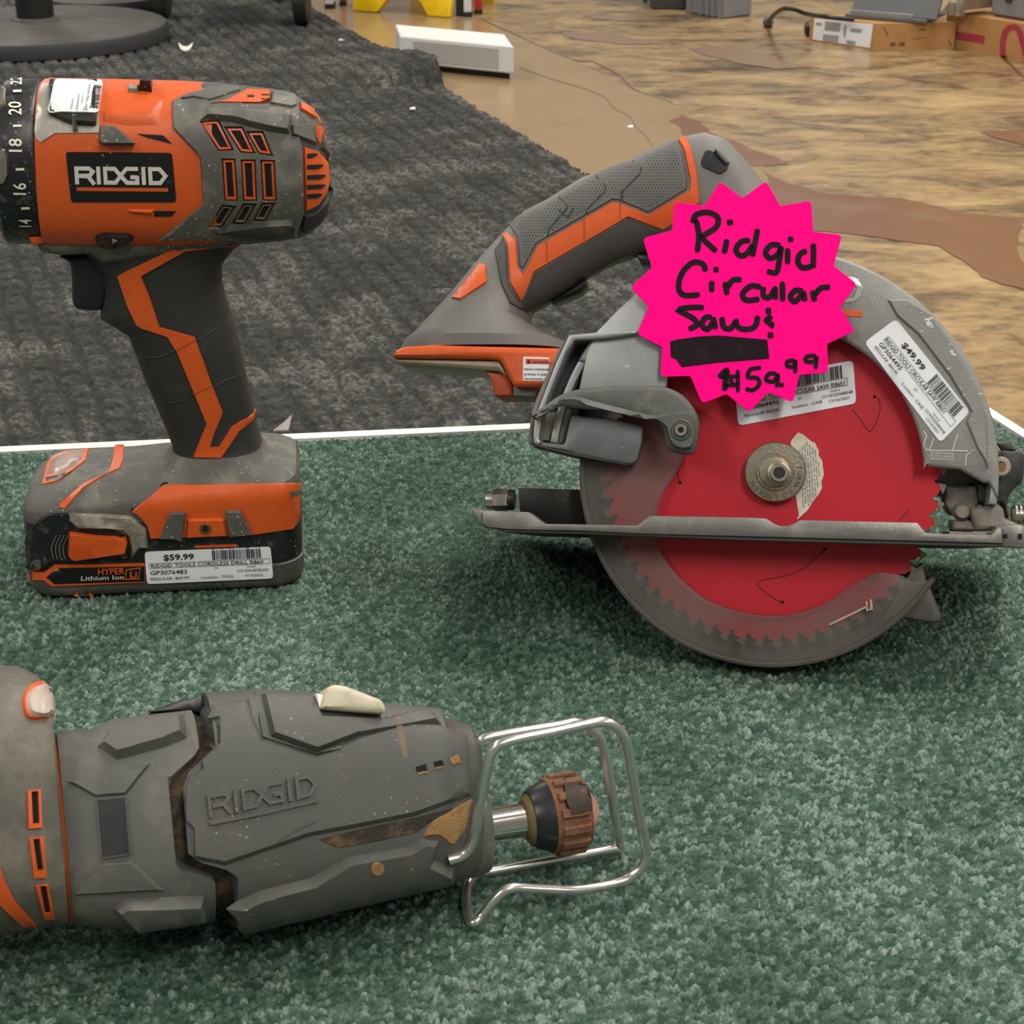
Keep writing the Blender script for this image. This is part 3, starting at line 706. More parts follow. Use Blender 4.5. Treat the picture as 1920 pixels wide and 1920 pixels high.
panel('rear_hoop', Rr((1370, 1570), (1500, 1530), (1620, 1400), (1700, 1290), (1690, 1500), (1560, 1660), (1360, 1780), (1340, 1700)), [motor], 0.0020, RUBBER, drill, ch=3)
# slots in the orange side
panel('side_slot', A((748, 438), (890, 445), (940, 495), (800, 462)), [gear], 0.0003, HOLE_SHADE, drill, ch=1)
panel('side_slot', A((840, 858), (965, 860), (935, 892), (838, 892)), [gear], 0.0003, HOLE_SHADE, drill, ch=1)
panel('side_ridge', A((690, 845), (850, 848), (830, 885), (700, 872)), [gear], 0.0012, ORANGE, drill, ch=5)
panel('diverter', rnd(A((545, 395), (630, 395), (742, 490), (730, 505), (560, 505), (535, 480)), 4), [gear], 0.0055, DGREY, drill, ch=5)
panel('shoulder', A((545, 300), (900, 240), (880, 400), (700, 405), (545, 380)), [gear], 0.0012, ORANGE, drill, ch=16)
sel = panel('gear_selector', rnd(A((262, 165), (545, 165), (530, 400), (390, 395), (262, 340)), 5), [gear], 0.0050, BLACKW, drill, ch=6)
panel('selector_stem', A((385, 330), (420, 330), (432, 432), (396, 432)), [gear, sel], 0.0022, STEEL, drill, ch=3)
sticker('price_sticker', [Q((640, 80))[0], Q((500, 430))[0], Q((1010, 470))[0], Q((1070, 110))[0]][::1] and Q((1065, 115), (1010, 450), (490, 440), (560, 100)), [sel, gear], drill,
        [('ORDLESS DRILL R860', 6, 26, 5.5), ('Serial #', 30, 34, 4.5), ('CS15064DB203', 26, 42, 5), ('9/19/2022', 36, 52, 5)], (10, 3, 52, 17), (-1, 20, 57, 28), h=0.0008, size=(62, 92), rad=9,
        label='white price sticker folded over the gear selector')
blk = panel('speed_switch', A((765, 160), (835, 165), (830, 212), (755, 205)), [gear], 0.0060, BLACKW, drill, ch=3)
panel('switch_base', A((695, 175), (760, 175), (755, 215), (695, 212)), [gear], 0.0018, TAPE, drill, ch=3)
# --- handle
hp = [((150, 440), (470, 440), .020), ((160, 470), (440, 462), .019), ((186, 500), (417, 492), .018), ((196, 540), (417, 532), .0178), ((190, 572), (424, 560), .0178), ((189, 590), (430, 578), .0178), ((214, 604), (436, 600), .0178),
      ((240, 620), (442, 615), .018), ((258, 665), (452, 660), .0185), ((271, 703), (460, 697), .0185), ((290, 746), (470, 738), .0185), ((309, 790), (479, 782), .0182), ((323, 826), (487, 818), .0185), ((325, 845), (496, 838), .020), ((316, 868), (520, 860), .026)]
handle = loft('handle', hp, DF, 0, RUBBER, drill, e=2.7, n=48)
NECK = loft('handle_neck', [((324, 834), (491, 827), .0192), ((318, 848), (500, 841), .0225), ((304, 862), (520, 855), .0275), ((286, 882), (545, 872), .031)], DF, 0, DGREY, drill, e=2.7, n=48)
panel('grip_stripe', B((1440, 182), (1080, 190), (700, 375), (760, 560), (815, 675), (850, 695), (1000, 745), (1060, 840), (1160, 1080), (1235, 1265), (1165, 1440)) + C((1120, 245), (1285, 248), (1340, 168), (1390, 92), (1450, 45), (1476, 12)) + B((1525, 1172), (1500, 1210), (1390, 1275), (1310, 1400), (1265, 1400), (1285, 1330), (1340, 1195), (1280, 1045), (1170, 740), (960, 680), (900, 500), (850, 380), (1110, 232), (1440, 192)), [handle, NECK], 0.0010, ORANGE, drill, ch=2)
for a, b in (((1060, 822), (1165, 765)), ((1160, 1085), (1270, 1035))):
    ribbons('stripe_joint', [B(a, b)], 2.0, [handle], 0.0012, M('joint_line', '#8a3a12', 0.6) if 'joint_line' not in MATS else MATS['joint_line'], drill)
for l in ([(860, 860), (950, 860), (1050, 820)], [(985, 1140), (1080, 1125), (1165, 1080)], [(1180, 760), (1260, 715), (1330, 640)], [(1290, 1040), (1350, 1000), (1470, 960)]):
    ribbons('grip_seam', [spl(B(*l), 3)], 2.4, [handle], 0.0005, GREYD, drill)
prism('trigger_housing', [(56, 452), (130, 440), (290, 440), (330, 436), (470, 436), (445, 452), (420, 470), (330, 480), (190, 500), (168, 482), (110, 484), (76, 478)], DF, 0.021, -0.021, DGREY, drill, bev=0.005, seg=3)
prism('housing_lip', [(53, 444), (84, 442), (96, 451), (130, 446), (130, 452), (60, 461)], DF, 0.0215, -0.0215, ORANGE, drill, bev=0.001)
prism('trigger', spl([(112, 482), (128, 495), (133, 520), (134, 560), (137, 576), (150, 584), (190, 584), (200, 560), (204, 525), (190, 492), (165, 480)], 4, True), DF, 0.009, -0.009, NAVY, drill, bev=0.003, seg=3)
rev = panel('direction_button', rnd(A((520, 992), (565, 975), (700, 980), (737, 1003), (700, 1040), (650, 1052), (560, 1052), (515, 1030)), 5), [gear, handle, WORLD and [o for o in WORLD if o.name == 'trigger_housing'][0]], 0.0030, BLACK, drill, ch=4)
ribbons('button_mark', [A((613, 1015), (634, 1023), (615, 1033), (613, 1015))], 1.6, [rev], 0.0002, LWHITE, rev)
# --- battery pack and foot
u0 = DF.uv(42, 1045, HALF).x; u1 = DF.uv(566, 1035, HALF).x
def rrect(a0, a1, b0, b1, r, n=6):
    out = []
    for cx, cy, s in ((a1 - r, b1 - r, 0), (a0 + r, b1 - r, 1), (a0 + r, b0 + r, 2), (a1 - r, b0 + r, 3)):
        for k in range(n + 1):
            th = math.pi / 2 * (s + k / n); out.append((cx + r * math.cos(th), cy + r * math.sin(th)))
    return out
def layer(i, z, r=0.014, sh=None): return [DF.P(a, (z(a) if callable(z) else z), -b) for a, b in rrect(u0 + i, u1 - i, -HALF + i, HALF - i, r)]
BOTG = M('battery_tray_grey', '#4a4944', 0.6, dirt='#726d61', damt=0.4, dscale=70, bump=0.3)
pack = solid('battery_pack', [layer(.0015, .009), layer(0, .011), layer(0, .036), layer(.001, .038)], BLACKW, drill)
tray = solid('battery_tray', [layer(.0016, .0, .013), layer(.0004, .0012), layer(-.0004, .004), layer(-.0006, .0118), layer(.0006, .0128)], BOTG, drill)
zt = lambda base, g: (lambda a: base + g * ((a - u0) / (u1 - u0)))
foot = solid('foot_shell', [layer(.0012, .034), layer(.0, .0355), layer(.0, zt(.0400, .0075)), layer(.0012, zt(.0428, .0085)), layer(.0045, zt(.0455, .0085), .014), layer(.012, zt(.0478, .0085), .014), layer(.022, zt(.0490, .0085), .010)], DGREY, drill)
osec = panel('foot_side', C((757, 557), (950, 400), (1742, 385), (1742, 600), (1700, 660), (1450, 697), (870, 716), (850, 640), (800, 580)), [foot, pack], 0.0016, ORANGE, drill, ch=3)
for q in (C((985, 555), (1085, 555), (1060, 715), (920, 715)), C((1305, 545), (1400, 545), (1465, 690), (1330, 705))):
    panel('foot_rib', q, [osec, pack], 0.0028, DGREY, drill, ch=3)
mnt = panel('hook_mount', rnd(C((1085, 595), (1305, 590), (1325, 700), (1075, 712)), 5), [osec, pack], 0.0022, ORANGE, drill, ch=4)
panel('mount_screw', circ(*C((1192, 655))[0], 12, n=20), [mnt], 0.0006, BRASS, drill, ch=2)
panel('screw_hole', circ(*C((1192, 655))[0], 7, n=16), [mnt], 0.0008, HOLE_SHADE, drill, ch=1)
panel('foot_clip', C((1670, 430), (1740, 420), (1745, 465), (1680, 472)), [foot, pack], 0.0020, STEEL, drill, ch=2)
ribbons('foot_line', [C((760, 548), (950, 392), (1740, 378))], 2.0, [foot, pack], 0.0008, HOLE_SHADE, drill)
panel('foot_stripe', C((665, 140), (720, 145), (720, 250), (700, 310), (600, 350), (490, 420), (375, 545), (338, 532), (350, 505), (480, 390), (630, 320), (652, 250)), [foot], 0.0007, ORANGE, drill, ch=2)
gf = panel('gauge_frame', C((240, 405), (270, 280), (330, 198), (520, 172), (500, 262), (345, 378)), [foot], 0.0008, ORANGE, drill, ch=1.5)
gw = panel('gauge_window', C((268, 340), (300, 250), (370, 200), (490, 188), (478, 262), (365, 335)), [gf], 0.0004, PINKW, drill, ch=2)
panel('gauge_edge', C((262, 358), (370, 330), (420, 320), (345, 370), (270, 378)), [gf], 0.0004, BLACK, drill, ch=1)
# latch side of the battery
panel('latch_housing', C((150, 690), (200, 620), (280, 565), (400, 558), (700, 640), (760, 835), (300, 850), (250, 895), (150, 890), (125, 780)), [pack, foot, tray], 0.0018, BLACKW, drill, ch=4)
lh = [o for o in WORLD if o.name == 'latch_housing'][0]
panel('worn_edge', C((392, 562), (600, 566), (760, 576), (850, 650), (862, 770), (812, 772), (762, 832), (745, 700), (640, 660), (450, 655), (400, 610)), [lh, pack, foot], 0.0030, TAPE, drill, ch=5)
btn = panel('latch_button', rnd(C((400, 668), (560, 690), (742, 700), (735, 800), (430, 845), (392, 815)), 5), [lh, pack], 0.0036, ORANGE, drill, ch=4)
for k in range(5):
    x = 415 + k * 28; ribbons('button_ridge', [C((x, 745), (x + 6, 835 - k * 3))], 2.4, [btn], 0.0006, ORANGE, btn)
for k in range(4):
    x = 300 + k * 22; ribbons('housing_groove', [spl(C((x + 30, 690), (x, 760), (x + 12, 830)), 3)], 2.0, [lh], 0.0006, DGREY, drill)
panel('latch_screw', circ(*C((212, 866))[0], 11), [lh, pack, tray], 0.0012, STEEL, drill, ch=2)
panel('badge_border', C((138, 905), (258, 903), (318, 862), (845, 852), (845, 968), (300, 992), (255, 955), (150, 955)), [pack, tray], 0.0009, ORANGE, drill, ch=1.5)
bb = [o for o in WORLD if o.name == 'badge_border'][0]
bbl = panel('battery_badge', C((330, 882), (842, 870), (842, 962), (315, 978), (265, 938)), [bb], 0.0003, BADGE, drill, ch=1)
prints('battery_lettering', [('Lithium Ion', C((468, 955))[0], (10, -0.3), (0, -11.5), 81, 0.012)], [bbl], 0.0002, SILVER, bbl)
prints('battery_lettering', [('HYPER', C((566, 922))[0], (10, -0.4), (0, -16.5), 51, 0.012), ('Li', C((752, 938))[0], (10, -0.2), (0, -17), 14, 0.02)], [bbl], 0.0002, ORANGE, bbl)
ribbons('cell_outline', [C((733, 893), (815, 882), (805, 945), (728, 948), (733, 893))], 1.8, [bbl], 0.0002, ORANGE, bbl)
for cx, cy in ((485, 1030), (1265, 990)):
    panel('tray_screw', circ(*C((cx, cy))[0], 10), [tray], 0.0010, STEEL, drill, ch=2)
    for s in (-1, 1):
        panel('tray_mark', C((cx + s * 30, cy - 5), (cx + s * 30, cy + 32), (cx + s * 60, cy + 32)), [tray], 0.0006, ORANGE, drill, ch=0.8)
panel('badge_chip', C((1130, 752), (1370, 742), (1390, 760), (1130, 768)), [pack], 0.0006, ORANGE, drill, ch=1)
sticker('price_sticker', C((838, 788), (1572, 758), (1588, 942), (852, 975)), [pack, tray], drill,
        [('$59.99', 35, 17, 15, 58, .02), ('RIDGID TOOLS CORDLESS DRILL R860', 10, 30, 9.5, 214, .005), ('GP3076483', 8, 43, 10.5, 70, .005), ('REGULAR -$69.99', 8, 53, 7, 73), ('AX', 130, 37, 5), ('Location : TOOL', 104, 54, 7, 62), ('Serial #', 192, 37, 5.5), ('CS15064DB203', 172, 45, 7, 60), ('9/19/2022', 187, 54, 6.5, 34)],
        (128, 0, 220, 20), (7, 21.5, 236, 31.5), h=0.0012, size=(240, 60), rad=7, label='white price sticker reading $59.99')

# ================================================================== circular saw, leaning back on its blade guard and motor
Ed = crop(1150, 320, 2.494); Dd = crop(700, 220, 2.743); Gg = crop(860, 700, 3.311); Ii = crop(1300, 780, 3.097); I5 = crop(1650, 780, 6.856); Hh = crop(1560, 560, 5.333); F2 = crop(960, 600, 5.333); Bl = crop(1370, 780, 8.727)
ARB = (1450, 888)
dc = -ray(1450, 960); upc = (UP - dc * UP.dot(dc)).normalized()
SW = (dc + upc * math.tan(math.radians(1.5))).normalized()
SUx = (RT - SW * RT.dot(SW)).normalized(); SVx = SW.cross(SUx)
def frame_at(t): return Frame(CAM + ray(*ARB) * t, SUx, SVx, SW)
lo, hi = 0.5, 1.2
for k in range(50):
    m = (lo + hi) / 2
    f_ = frame_at(m); q_ = f_.uv(1440, 1252, 0.0045)
    if f_.P(q_.x, q_.y, -0.0090).z > 0.0002: lo = m
    else: hi = m
SF = frame_at(lo)
pxm = (SF.uv(1550, 888).x - SF.uv(1450, 888).x) / 100          # metres per photo pixel on the blade
saw = thing('circular_saw', Vector((SF.O.x, SF.O.y + 0.02, 0)), 'grey and orange circular saw with red blade leaning on the green carpet', 'saw')
def arc(r, a0, a1, n=40, c=ARB): return [(c[0] + r * math.cos(math.radians(a0 + (a1 - a0) * i / n)), c[1] - r * math.sin(math.radians(a0 + (a1 - a0) * i / n))) for i in range(n + 1)]
# --- blade with 60 carbide teeth
pts = []; NT = 60; RB = 322
for k in range(NT):
    a = 360 / NT * k + 2
    for da, r in ((0, RB + 2), (0.35, RB - 4), (0.6, RB - 17), (1.6, RB - 20), (2.4, RB - 12), (4.6, RB - 7)):
        b = math.radians(a + da); pts.append((ARB[0] + r * math.cos(b), ARB[1] - r * math.sin(b)))
blade = prism('saw_blade', pts, SF, 0.0, -0.0016, REDBL, saw, bev=0.00005, seg=1)
TIP = M('carbide_tip', '#7d7058', 0.4, 0.5, dirt='#4a4034', damt=0.5, dscale=300)
tips = None
for k in range(NT):
    a = 360 / NT * k + 2
    q = []
    for da, r in ((-0.2, RB + 4), (0.45, RB + 2), (0.75, RB - 13), (-0.6, RB - 9), (-3.0, RB - 2)):
        b = math.radians(a + da); q.append((ARB[0] + r * math.cos(b), ARB[1] - r * math.sin(b)))
    prism('tooth_tip', q, SF, 0.0004, -0.0020, TIP, blade, bev=0.0001, seg=1)
SLOT = M('laser_slot', '#2a0609', 0.8)
for l in ([(1646, 745), (1650, 770), (1632, 808), (1612, 785), (1598, 768)], [(1547, 1030), (1515, 1060), (1480, 1078), (1422, 1091), (1434, 1110), (1466, 1130)], [(1705, 955), (1690, 972), (1686, 978)], [(1275, 905), (1270, 880), (1280, 850)]):
    ribbons('expansion_slot', [spl(l, 5)], 1.5, [blade], 0.00012, SLOT, blade, taper=True)
for x, y in ((1640, 744), (1547, 1030), (1467, 1129), (1275, 905)):
    panel('slot_hole', circ(x, y, 3.6, n=12), [blade], 0.00015, HOLE_SHADE, blade, ch=0.4)
# torn paper on the blade and its maze print
PAPER = M('torn_paper_label', '#c9c2b2', 0.7, dirt='#a3a199', damt=0.5, dscale=200)
pap = panel('torn_label', Bl((970, 450), (990, 390), (1100, 265), (1190, 300), (1330, 420), (1380, 430), (1420, 520), (1450, 560), (1440, 640), (1500, 720), (1530, 960), (1490, 1080), (1500, 1180), (1440, 1300), (1380, 1360), (1270, 1540), (1110, 1690), (1065, 1690), (1110, 1630), (1060, 1330), (1130, 900), (1030, 560)), [blade], 0.0003, PAPER, saw, ch=1)
r_ = random.Random(3); seg_ = []
for k in range(11):
    x = 1110 + k * 42; L_ = []
    y = 420 + abs(k - 3) * 45
    while y < 1560 - abs(k - 1) * 40:
        y2 = y + r_.choice((70, 110, 150)); a, b = Bl((x - 20 + y * .07, y), (x - 20 + y2 * .07, y2 - 25)); seg_.append([a, b]); y = y2
pp_ = inset([tuple(q) for q in Bl((990, 460), (1100, 290), (1330, 440), (1440, 640), (1500, 960), (1440, 1280), (1270, 1520), (1120, 1600), (1070, 1330), (1140, 900), (1040, 560))], 1)
ribbons('maze_print', [s_ for s_ in seg_ if all(inside(pp_, *q) for q in s_)], 2.6, [pap], 0.0001, M('grey_print', '#8d8a84', 0.7), pap)
# --- arbor flange and bolt
BRONZE = M('flange_steel', '#8b8577', 0.36, 0.75, dirt='#8f7550', damt=0.45, dscale=120, bump=0.15)
c0 = SF.px(1453, 886, 0)
fl = lathe('outer_flange', c0, SW, [(0, 57 * pxm), (.002, 58.5 * pxm), (.0042, 57.5 * pxm), (.005, 55 * pxm), (.0052, 36 * pxm), (.0062, 34.5 * pxm), (.0062, 30 * pxm), (.0072, 28.5 * pxm), (.0074, 24 * pxm)], BRONZE, saw, n=56)
c1 = SF.px(1461, 888, 0.0074)
lathe('bolt_washer', c1 - SW * .001, SW, [(0, 24 * pxm), (.0018, 23 * pxm), (.0022, 20 * pxm)], BRONZE, saw)
bolt = lathe('arbor_bolt', c1, SW, [(0, 17.5 * pxm), (.007, 17.5 * pxm), (.0082, 16 * pxm), (.0082, 11 * pxm), (.0048, 11 * pxm)], STEEL, saw, n=36)
bolt.data.polygons[-1].flip() if False else None
lathe('hex_socket', c1 + SW * 0.0083, SW, [(-.0002, 11 * pxm), (0.0001, 11 * pxm)], M('socket_dark', '#3a3a38', 0.4, 0.8), saw, n=6)
def ring_text(s, a0, a1, r, size):
    it = []; n = len(s)
    for i, ch in enumerate(s):
        if ch == ' ': continue
        a = math.radians(a0 + (a1 - a0) * (i + 0.5) / n); cx, cy = 1453 + r * math.cos(a), 886 - r * math.sin(a)
        out = (math.cos(a), -math.sin(a)); rt = (math.sin(a), math.cos(a))       # letters' tops point outwards, reading clockwise
        p0 = (cx - rt[0] * size * 0.3 - out[0] * size * .35, cy - rt[1] * size * 0.3 - out[1] * size * .35)
        it.append((ch, p0, (rt[0] * size, rt[1] * size), (out[0] * size, out[1] * size), None, 0.01))
    return it
prints('flange_lettering', ring_text('TURN TO LOOSEN', 18, -158, 47, 13), [fl], 0.0002, M('engraved_dark', '#4a4336', 0.6), fl)
# --- clear lower guard
def clear_mat():
    m = bpy.data.materials.new('smoky_clear_plastic'); m.use_nodes = True; nt = m.node_tree; N = nt.nodes; L = nt.links; b = N['Principled BSDF']
    tc = N.new('ShaderNodeTexCoord'); n = N.new('ShaderNodeTexNoise'); n.inputs['Scale'].default_value = 35; n.inputs['Detail'].default_value = 8; L.new(tc.outputs['Object'], n.inputs['Vector'])
    b.inputs['Base Color'].default_value = lin('#85817d'); b.inputs['Roughness'].default_value = 0.35
    tr = N.new('ShaderNodeBsdfTransparent'); tr.inputs['Color'].default_value = (0.92, 0.90, 0.89, 1)
    mr = N.new('ShaderNodeMapRange'); mr.inputs['From Min'].default_value = 0.3; mr.inputs['From Max'].default_value = 0.75; mr.inputs['To Min'].default_value = 0.13; mr.inputs['To Max'].default_value = 0.30; L.new(n.outputs['Fac'], mr.inputs['Value'])
    mx = N.new('ShaderNodeMixShader'); L.new(mr.outputs[0], mx.inputs[0]); L.new(tr.outputs[0], mx.inputs[1]); L.new(b.outputs[0], mx.inputs[2]); L.new(mx.outputs[0], N['Material Output'].inputs[0]); return m
CLEAR = clear_mat()
SMOKE = M('smoky_guard_rim', '#3f3c38', 0.45, dirt='#5a544a', damt=0.4, dscale=60, bump=0.2)
inner = Gg((1400, 510), (1370, 580), (1280, 720), (1230, 860), (1240, 1060), (1300, 1180), (1400, 1290), (1560, 1410), (1788, 1482)) + Ii((480, 1155), (620, 1135), (780, 1075), (920, 980), (1040, 915), (1100, 905))
inner = spl(inner, 4)
outer = arc(364, -33, -186, 60)
gf_out = inner + Ii((1215, 925), (1280, 965)) + outer + [(1090, 800), (1150, 730), (1283, 740)]
guard = prism('lower_guard', gf_out, SF, 0.0048, 0.0030, CLEAR, saw, bev=0.0006, seg=2)
rimo = arc(364, -33, -186, 70); rimi = arc(352, -186, -33, 70)
prism('guard_rim', rimo + rimi, SF, 0.0045, -0.0085, SMOKE, saw, bev=0.0015, seg=3)
prism('guard_back', arc(360, -33, -186, 60) + arc(262, -186, -33, 60), SF, -0.0072, -0.0084, SMOKE, saw, bev=0.0003, seg=1)
prism('guard_tail', Ii((1215, 965), (1280, 890), (1330, 850), (1362, 960), (1440, 1150), (1435, 1195), (1390, 1202), (1180, 1168), (1090, 1200)), SF, 0.0010, -0.0080, M('guard_tail_grey', '#4b4a46', 0.5, dirt='#6b675e', damt=0.4, dscale=60), saw, bev=0.002, seg=2)
ribbons('guard_rib', [Ii((790, 1212), (1010, 1105)), Ii((1005, 1075), (1010, 1130), (1035, 1120), (1030, 1065))], 3.5, [guard], 0.0006, M('chalky_scuff', '#a89f90', 0.7), saw)
ribbons('guard_lip', [inner], 2.2, [guard], 0.0005, M('clear_edge', '#8a7f78', 0.3), saw)
# --- fixed upper guard: rim, face ring
ug_out = arc(424, -6, 150, 70)
face = ug_out + arc(283, 142, 2, 60) + Ed((1455, 1370), (1480, 1386), (1620, 1396), (1700, 1442)) + I5((1340, 862), (1395, 858))
ug = prism('upper_guard', face, SF, 0.0105, 0.0065, CASTD, saw, bev=0.0015, seg=3)
prism('guard_wall', arc(423, -8, 172, 80) + arc(408, 172, -8, 80), SF, 0.009, -0.026, CASTL, saw, bev=0.001)
prism('guard_rear_plate', arc(420, -8, 172, 60) + arc(100, 172, -8, 30), SF, -0.018, -0.026, CASTL, saw, bev=0.001)
panel('guard_rim_step', Hh((540, 0), (760, 0), (1000, 150), (1200, 420), (1330, 650), (1440, 870), (1500, 1010), (1555, 1200), (1565, 1500), (1560, 1690), (1440, 1500), (1330, 1230), (1380, 1130), (1170, 780), (850, 360), (640, 180)), [ug], 0.0016, CASTD, saw, ch=5)
prism('guard_side_face', [(1118, 622), (1150, 590), (1240, 520), (1300, 560), (1262, 640), (1250, 724), (1200, 760), (1085, 730), (1100, 660)], SF, 0.0112, 0.0070, CASTL, saw, bev=0.001)
badge2 = panel('brand_plate_edge', Ed((1020, 490), (1120, 495), (1150, 505), (1172, 545), (1165, 590), (1130, 618), (1070, 625), (1020, 615)), [ug], 0.0004, M('silver_emboss', '#a9a9a6', 0.35, 0.6), saw, ch=3, holes=[Ed((1030, 515), (1110, 520), (1135, 550), (1120, 590), (1070, 600), (1030, 590))])
panel('brand_stripe', Ed((1040, 648), (1168, 655), (1164, 685), (1040, 680)), [ug], 0.0005, ORANGE, saw, ch=1)
# moulded safety lettering, scratched
it = []
for k, s_ in enumerate(('WARNING', 'DO NOT OPERATE', 'WEAR EYE PROTECTION')):
    p = I5((640, 480 + k * 40))[0]; it.append((s_, p, (6.2, 0.4), (0, -6.2), 46, 0))
prints('cast_lettering', it, [ug], 0.0002, M('pale_scuff', '#c5c5c0', 0.6), ug)
ribbons('cast_lines', [I5((560, 190), (600, 250), (560, 380), (600, 440)), I5((640, 430), (690, 290)), I5((930, 440), (1000, 240)), I5((600, 440), (1130, 450)), I5((1100, 640), (1110, 500), (1160, 470))], 1.6, [ug], 0.0002, MATS['pale_scuff'], ug)
for q in (Ed((1570, 840), (1592, 838), (1590, 852), (1606, 858), (1600, 870), (1582, 862)), Ed((1455, 705), (1480, 712), (1500, 735), (1476, 730)), Hh((960, 200), (1010, 260), (1000, 300), (940, 270)), Hh((780, 105), (805, 130), (795, 135)), Hh((870, 150), (915, 135), (910, 150))):
    panel('paint_chip', q, [o for o in WORLD if o.name == 'guard_rim_step'], 0.00015, MATS['pale_scuff'], saw, ch=0.5)
# stickers
sticker('price_sticker', Hh((640, 200), (1385, 1130), (1085, 1445), (320, 440)), [ug, [o for o in WORLD if o.name == 'guard_rim_step'][0]], saw,
        [('$49.99', 44, 24, 16, 62, .02), ('RIDGID TOOLS CIRCULAR SAW R8651', 18, 43, 12, 176, .005), ('GP3064495', 17, 57, 12, 64, .005), ('REGULAR -$60.00', 17, 67, 8, 66), ('JO', 120, 56, 7), ('Location : CASE', 98, 68, 8, 62), ('Serial #', 176, 56, 6), ('CS14325D080048', 160, 64, 8, 58), ('12/16/2021', 172, 72, 7.5, 36)],
        (128, 5, 206, 30), (17, 31.5, 216, 45), h=0.0004, size=(223, 77), rad=10, label='white price sticker reading $49.99, stuck along the guard')
sticker('price_sticker', [(1376, 716), (1600, 675), (1606, 757), (1384, 799)], [blade], saw,
        [('RIDGID TOOLS CIRCULAR SAW R8651', 22, 44, 12, 186, .005), ('GP3064495', 15, 57, 12, 66, .005), ('REGULAR $60.00', 14, 70, 8, 66), ('JO', 118, 56, 7), ('Location - CASE', 105, 70, 8, 58), ('Serial #', 180, 53, 6), ('CS14325D080048', 162, 62, 8, 60), ('12/16/2021', 175, 72, 7.5, 40)],
        (118, 6, 206, 30), (12, 31, 214, 46), h=0.0006, size=(228, 84), rad=10, label='white price sticker on the red blade, half hidden by the pink tag')
# --- retracting lever
LB = crop(960, 600, 5.333)
lv = prism('guard_lever', spl(LB((195, 940), (330, 850), (480, 745), (700, 680), (950, 658), (1250, 655), (1480, 658), (1600, 690), (1720, 760), (1820, 880), (1865, 1000), (1860, 1150), (1830, 1290), (1780, 1340), (1620, 1320), (1540, 1260), (1515, 1130), (1480, 1050), (1400, 1000), (1150, 930), (900, 870), (700, 830), (560, 830), (420, 870), (290, 950), (210, 980)), 3, True), SF, 0.021, 0.0125, LEVER, saw, bev=0.0022, seg=3)
panel('lever_flange', spl(LB((200, 950), (340, 860), (470, 775), (620, 755), (760, 790), (1000, 850), (1280, 920), (1420, 950), (1560, 935), (1700, 905), (1820, 960), (1840, 1120), (1800, 1290), (1640, 1290), (1560, 1200), (1530, 1080), (1450, 1010), (1200, 950), (900, 890), (620, 850), (430, 880), (290, 960)), 2, True), [lv], 0.0035, LEVER, saw, ch=5)
for k in range(22):
    x = 290 + k * 22; y = 905 - 62 * math.sin(min(1, k / 15) * math.pi * 0.62) + max(0, k - 11) * 3.4
    ribbons('lever_ridge', [LB((x, y - 12), (x + 3, y + 20))], 2.4, [lv, [o for o in WORLD if o.name == 'lever_flange'][0]], 0.0008, LEVER, lv)
lw = SF.px(*LB((1690, 1100))[0], 0.0245)
lathe('lever_boss', lw - SW * .002, SW, [(0, 21 * pxm), (.0022, 20 * pxm), (.0026, 18 * pxm), (.0006, 16.5 * pxm)], LEVER, saw)
ls = lathe('lever_screw', lw - SW * .001, SW, [(0, 13 * pxm), (.0018, 13 * pxm), (.0026, 11 * pxm)], STEEL, saw, n=24)
lathe('star_socket', lw + SW * .0016, SW, [(0, 6 * pxm), (.0001, 6 * pxm)], HOLE_SHADE, saw, n=6)
# --- chip-port bracket on the left
fr_out = rnd(F2((565, 150), (1260, 95), (1420, 200), (700, 660), (500, 800), (600, 1000), (1310, 1010), (1300, 1200), (1240, 1420), (1180, 1440), (1080, 1425), (380, 1290), (215, 1240), (200, 1150), (215, 980), (300, 780), (430, 440)), 6)
prism('bracket_back', F2((300, 860), (540, 330), (640, 190), (1000, 170), (1200, 560), (700, 700), (640, 1200), (300, 1230)), SF, -0.004, -0.02, M('bracket_shadow_grey', '#3f4144', 0.6, var=0.05), saw, bev=0.001)
prism('bracket_bar', rnd(F2((565, 150), (640, 150), (620, 210), (540, 330), (350, 800), (300, 980), (270, 1190), (300, 1235), (250, 1255), (215, 1235), (205, 1150), (220, 980), (300, 780), (430, 440)), 4), SF, 0.015, -0.018, CASTL, saw, bev=0.0012)
prism('bracket_bar', F2((560, 155), (600, 145), (900, 118), (1250, 105), (1250, 135), (1110, 160), (900, 185), (640, 200), (590, 230)), SF, 0.015, -0.014, CASTL, saw, bev=0.001)
prism('bracket_wall', F2((300, 940), (510, 900), (600, 900), (520, 1240), (285, 1200)), SF, 0.004, -0.02, M('dusty_beige_metal', '#8c877a', 0.6, dirt='#a39a82', damt=0.5, dscale=60), saw, bev=0.001)
prism('bracket_plate', rnd(F2((590, 930), (700, 960), (1000, 985), (1315, 1060), (1300, 1230), (1250, 1410), (1190, 1445), (1080, 1425), (640, 1340), (220, 1255), (290, 1215), (520, 1240)), 5), SF, 0.0135, 0.006, M('lead_grey_metal', '#6a6c6f', 0.45, 0.4, dirt='#85847f', damt=0.35, dscale=60, scratch='#9a9a98'), saw, bev=0.0012)
prism('bracket_sole', F2((215, 1238), (640, 1330), (1080, 1418), (1180, 1440), (1150, 1465), (1060, 1445), (620, 1365), (200, 1262)), SF, 0.014, -0.010, M('dark_edge_metal', '#3b3a38', 0.5, 0.5), saw, bev=0.0008)
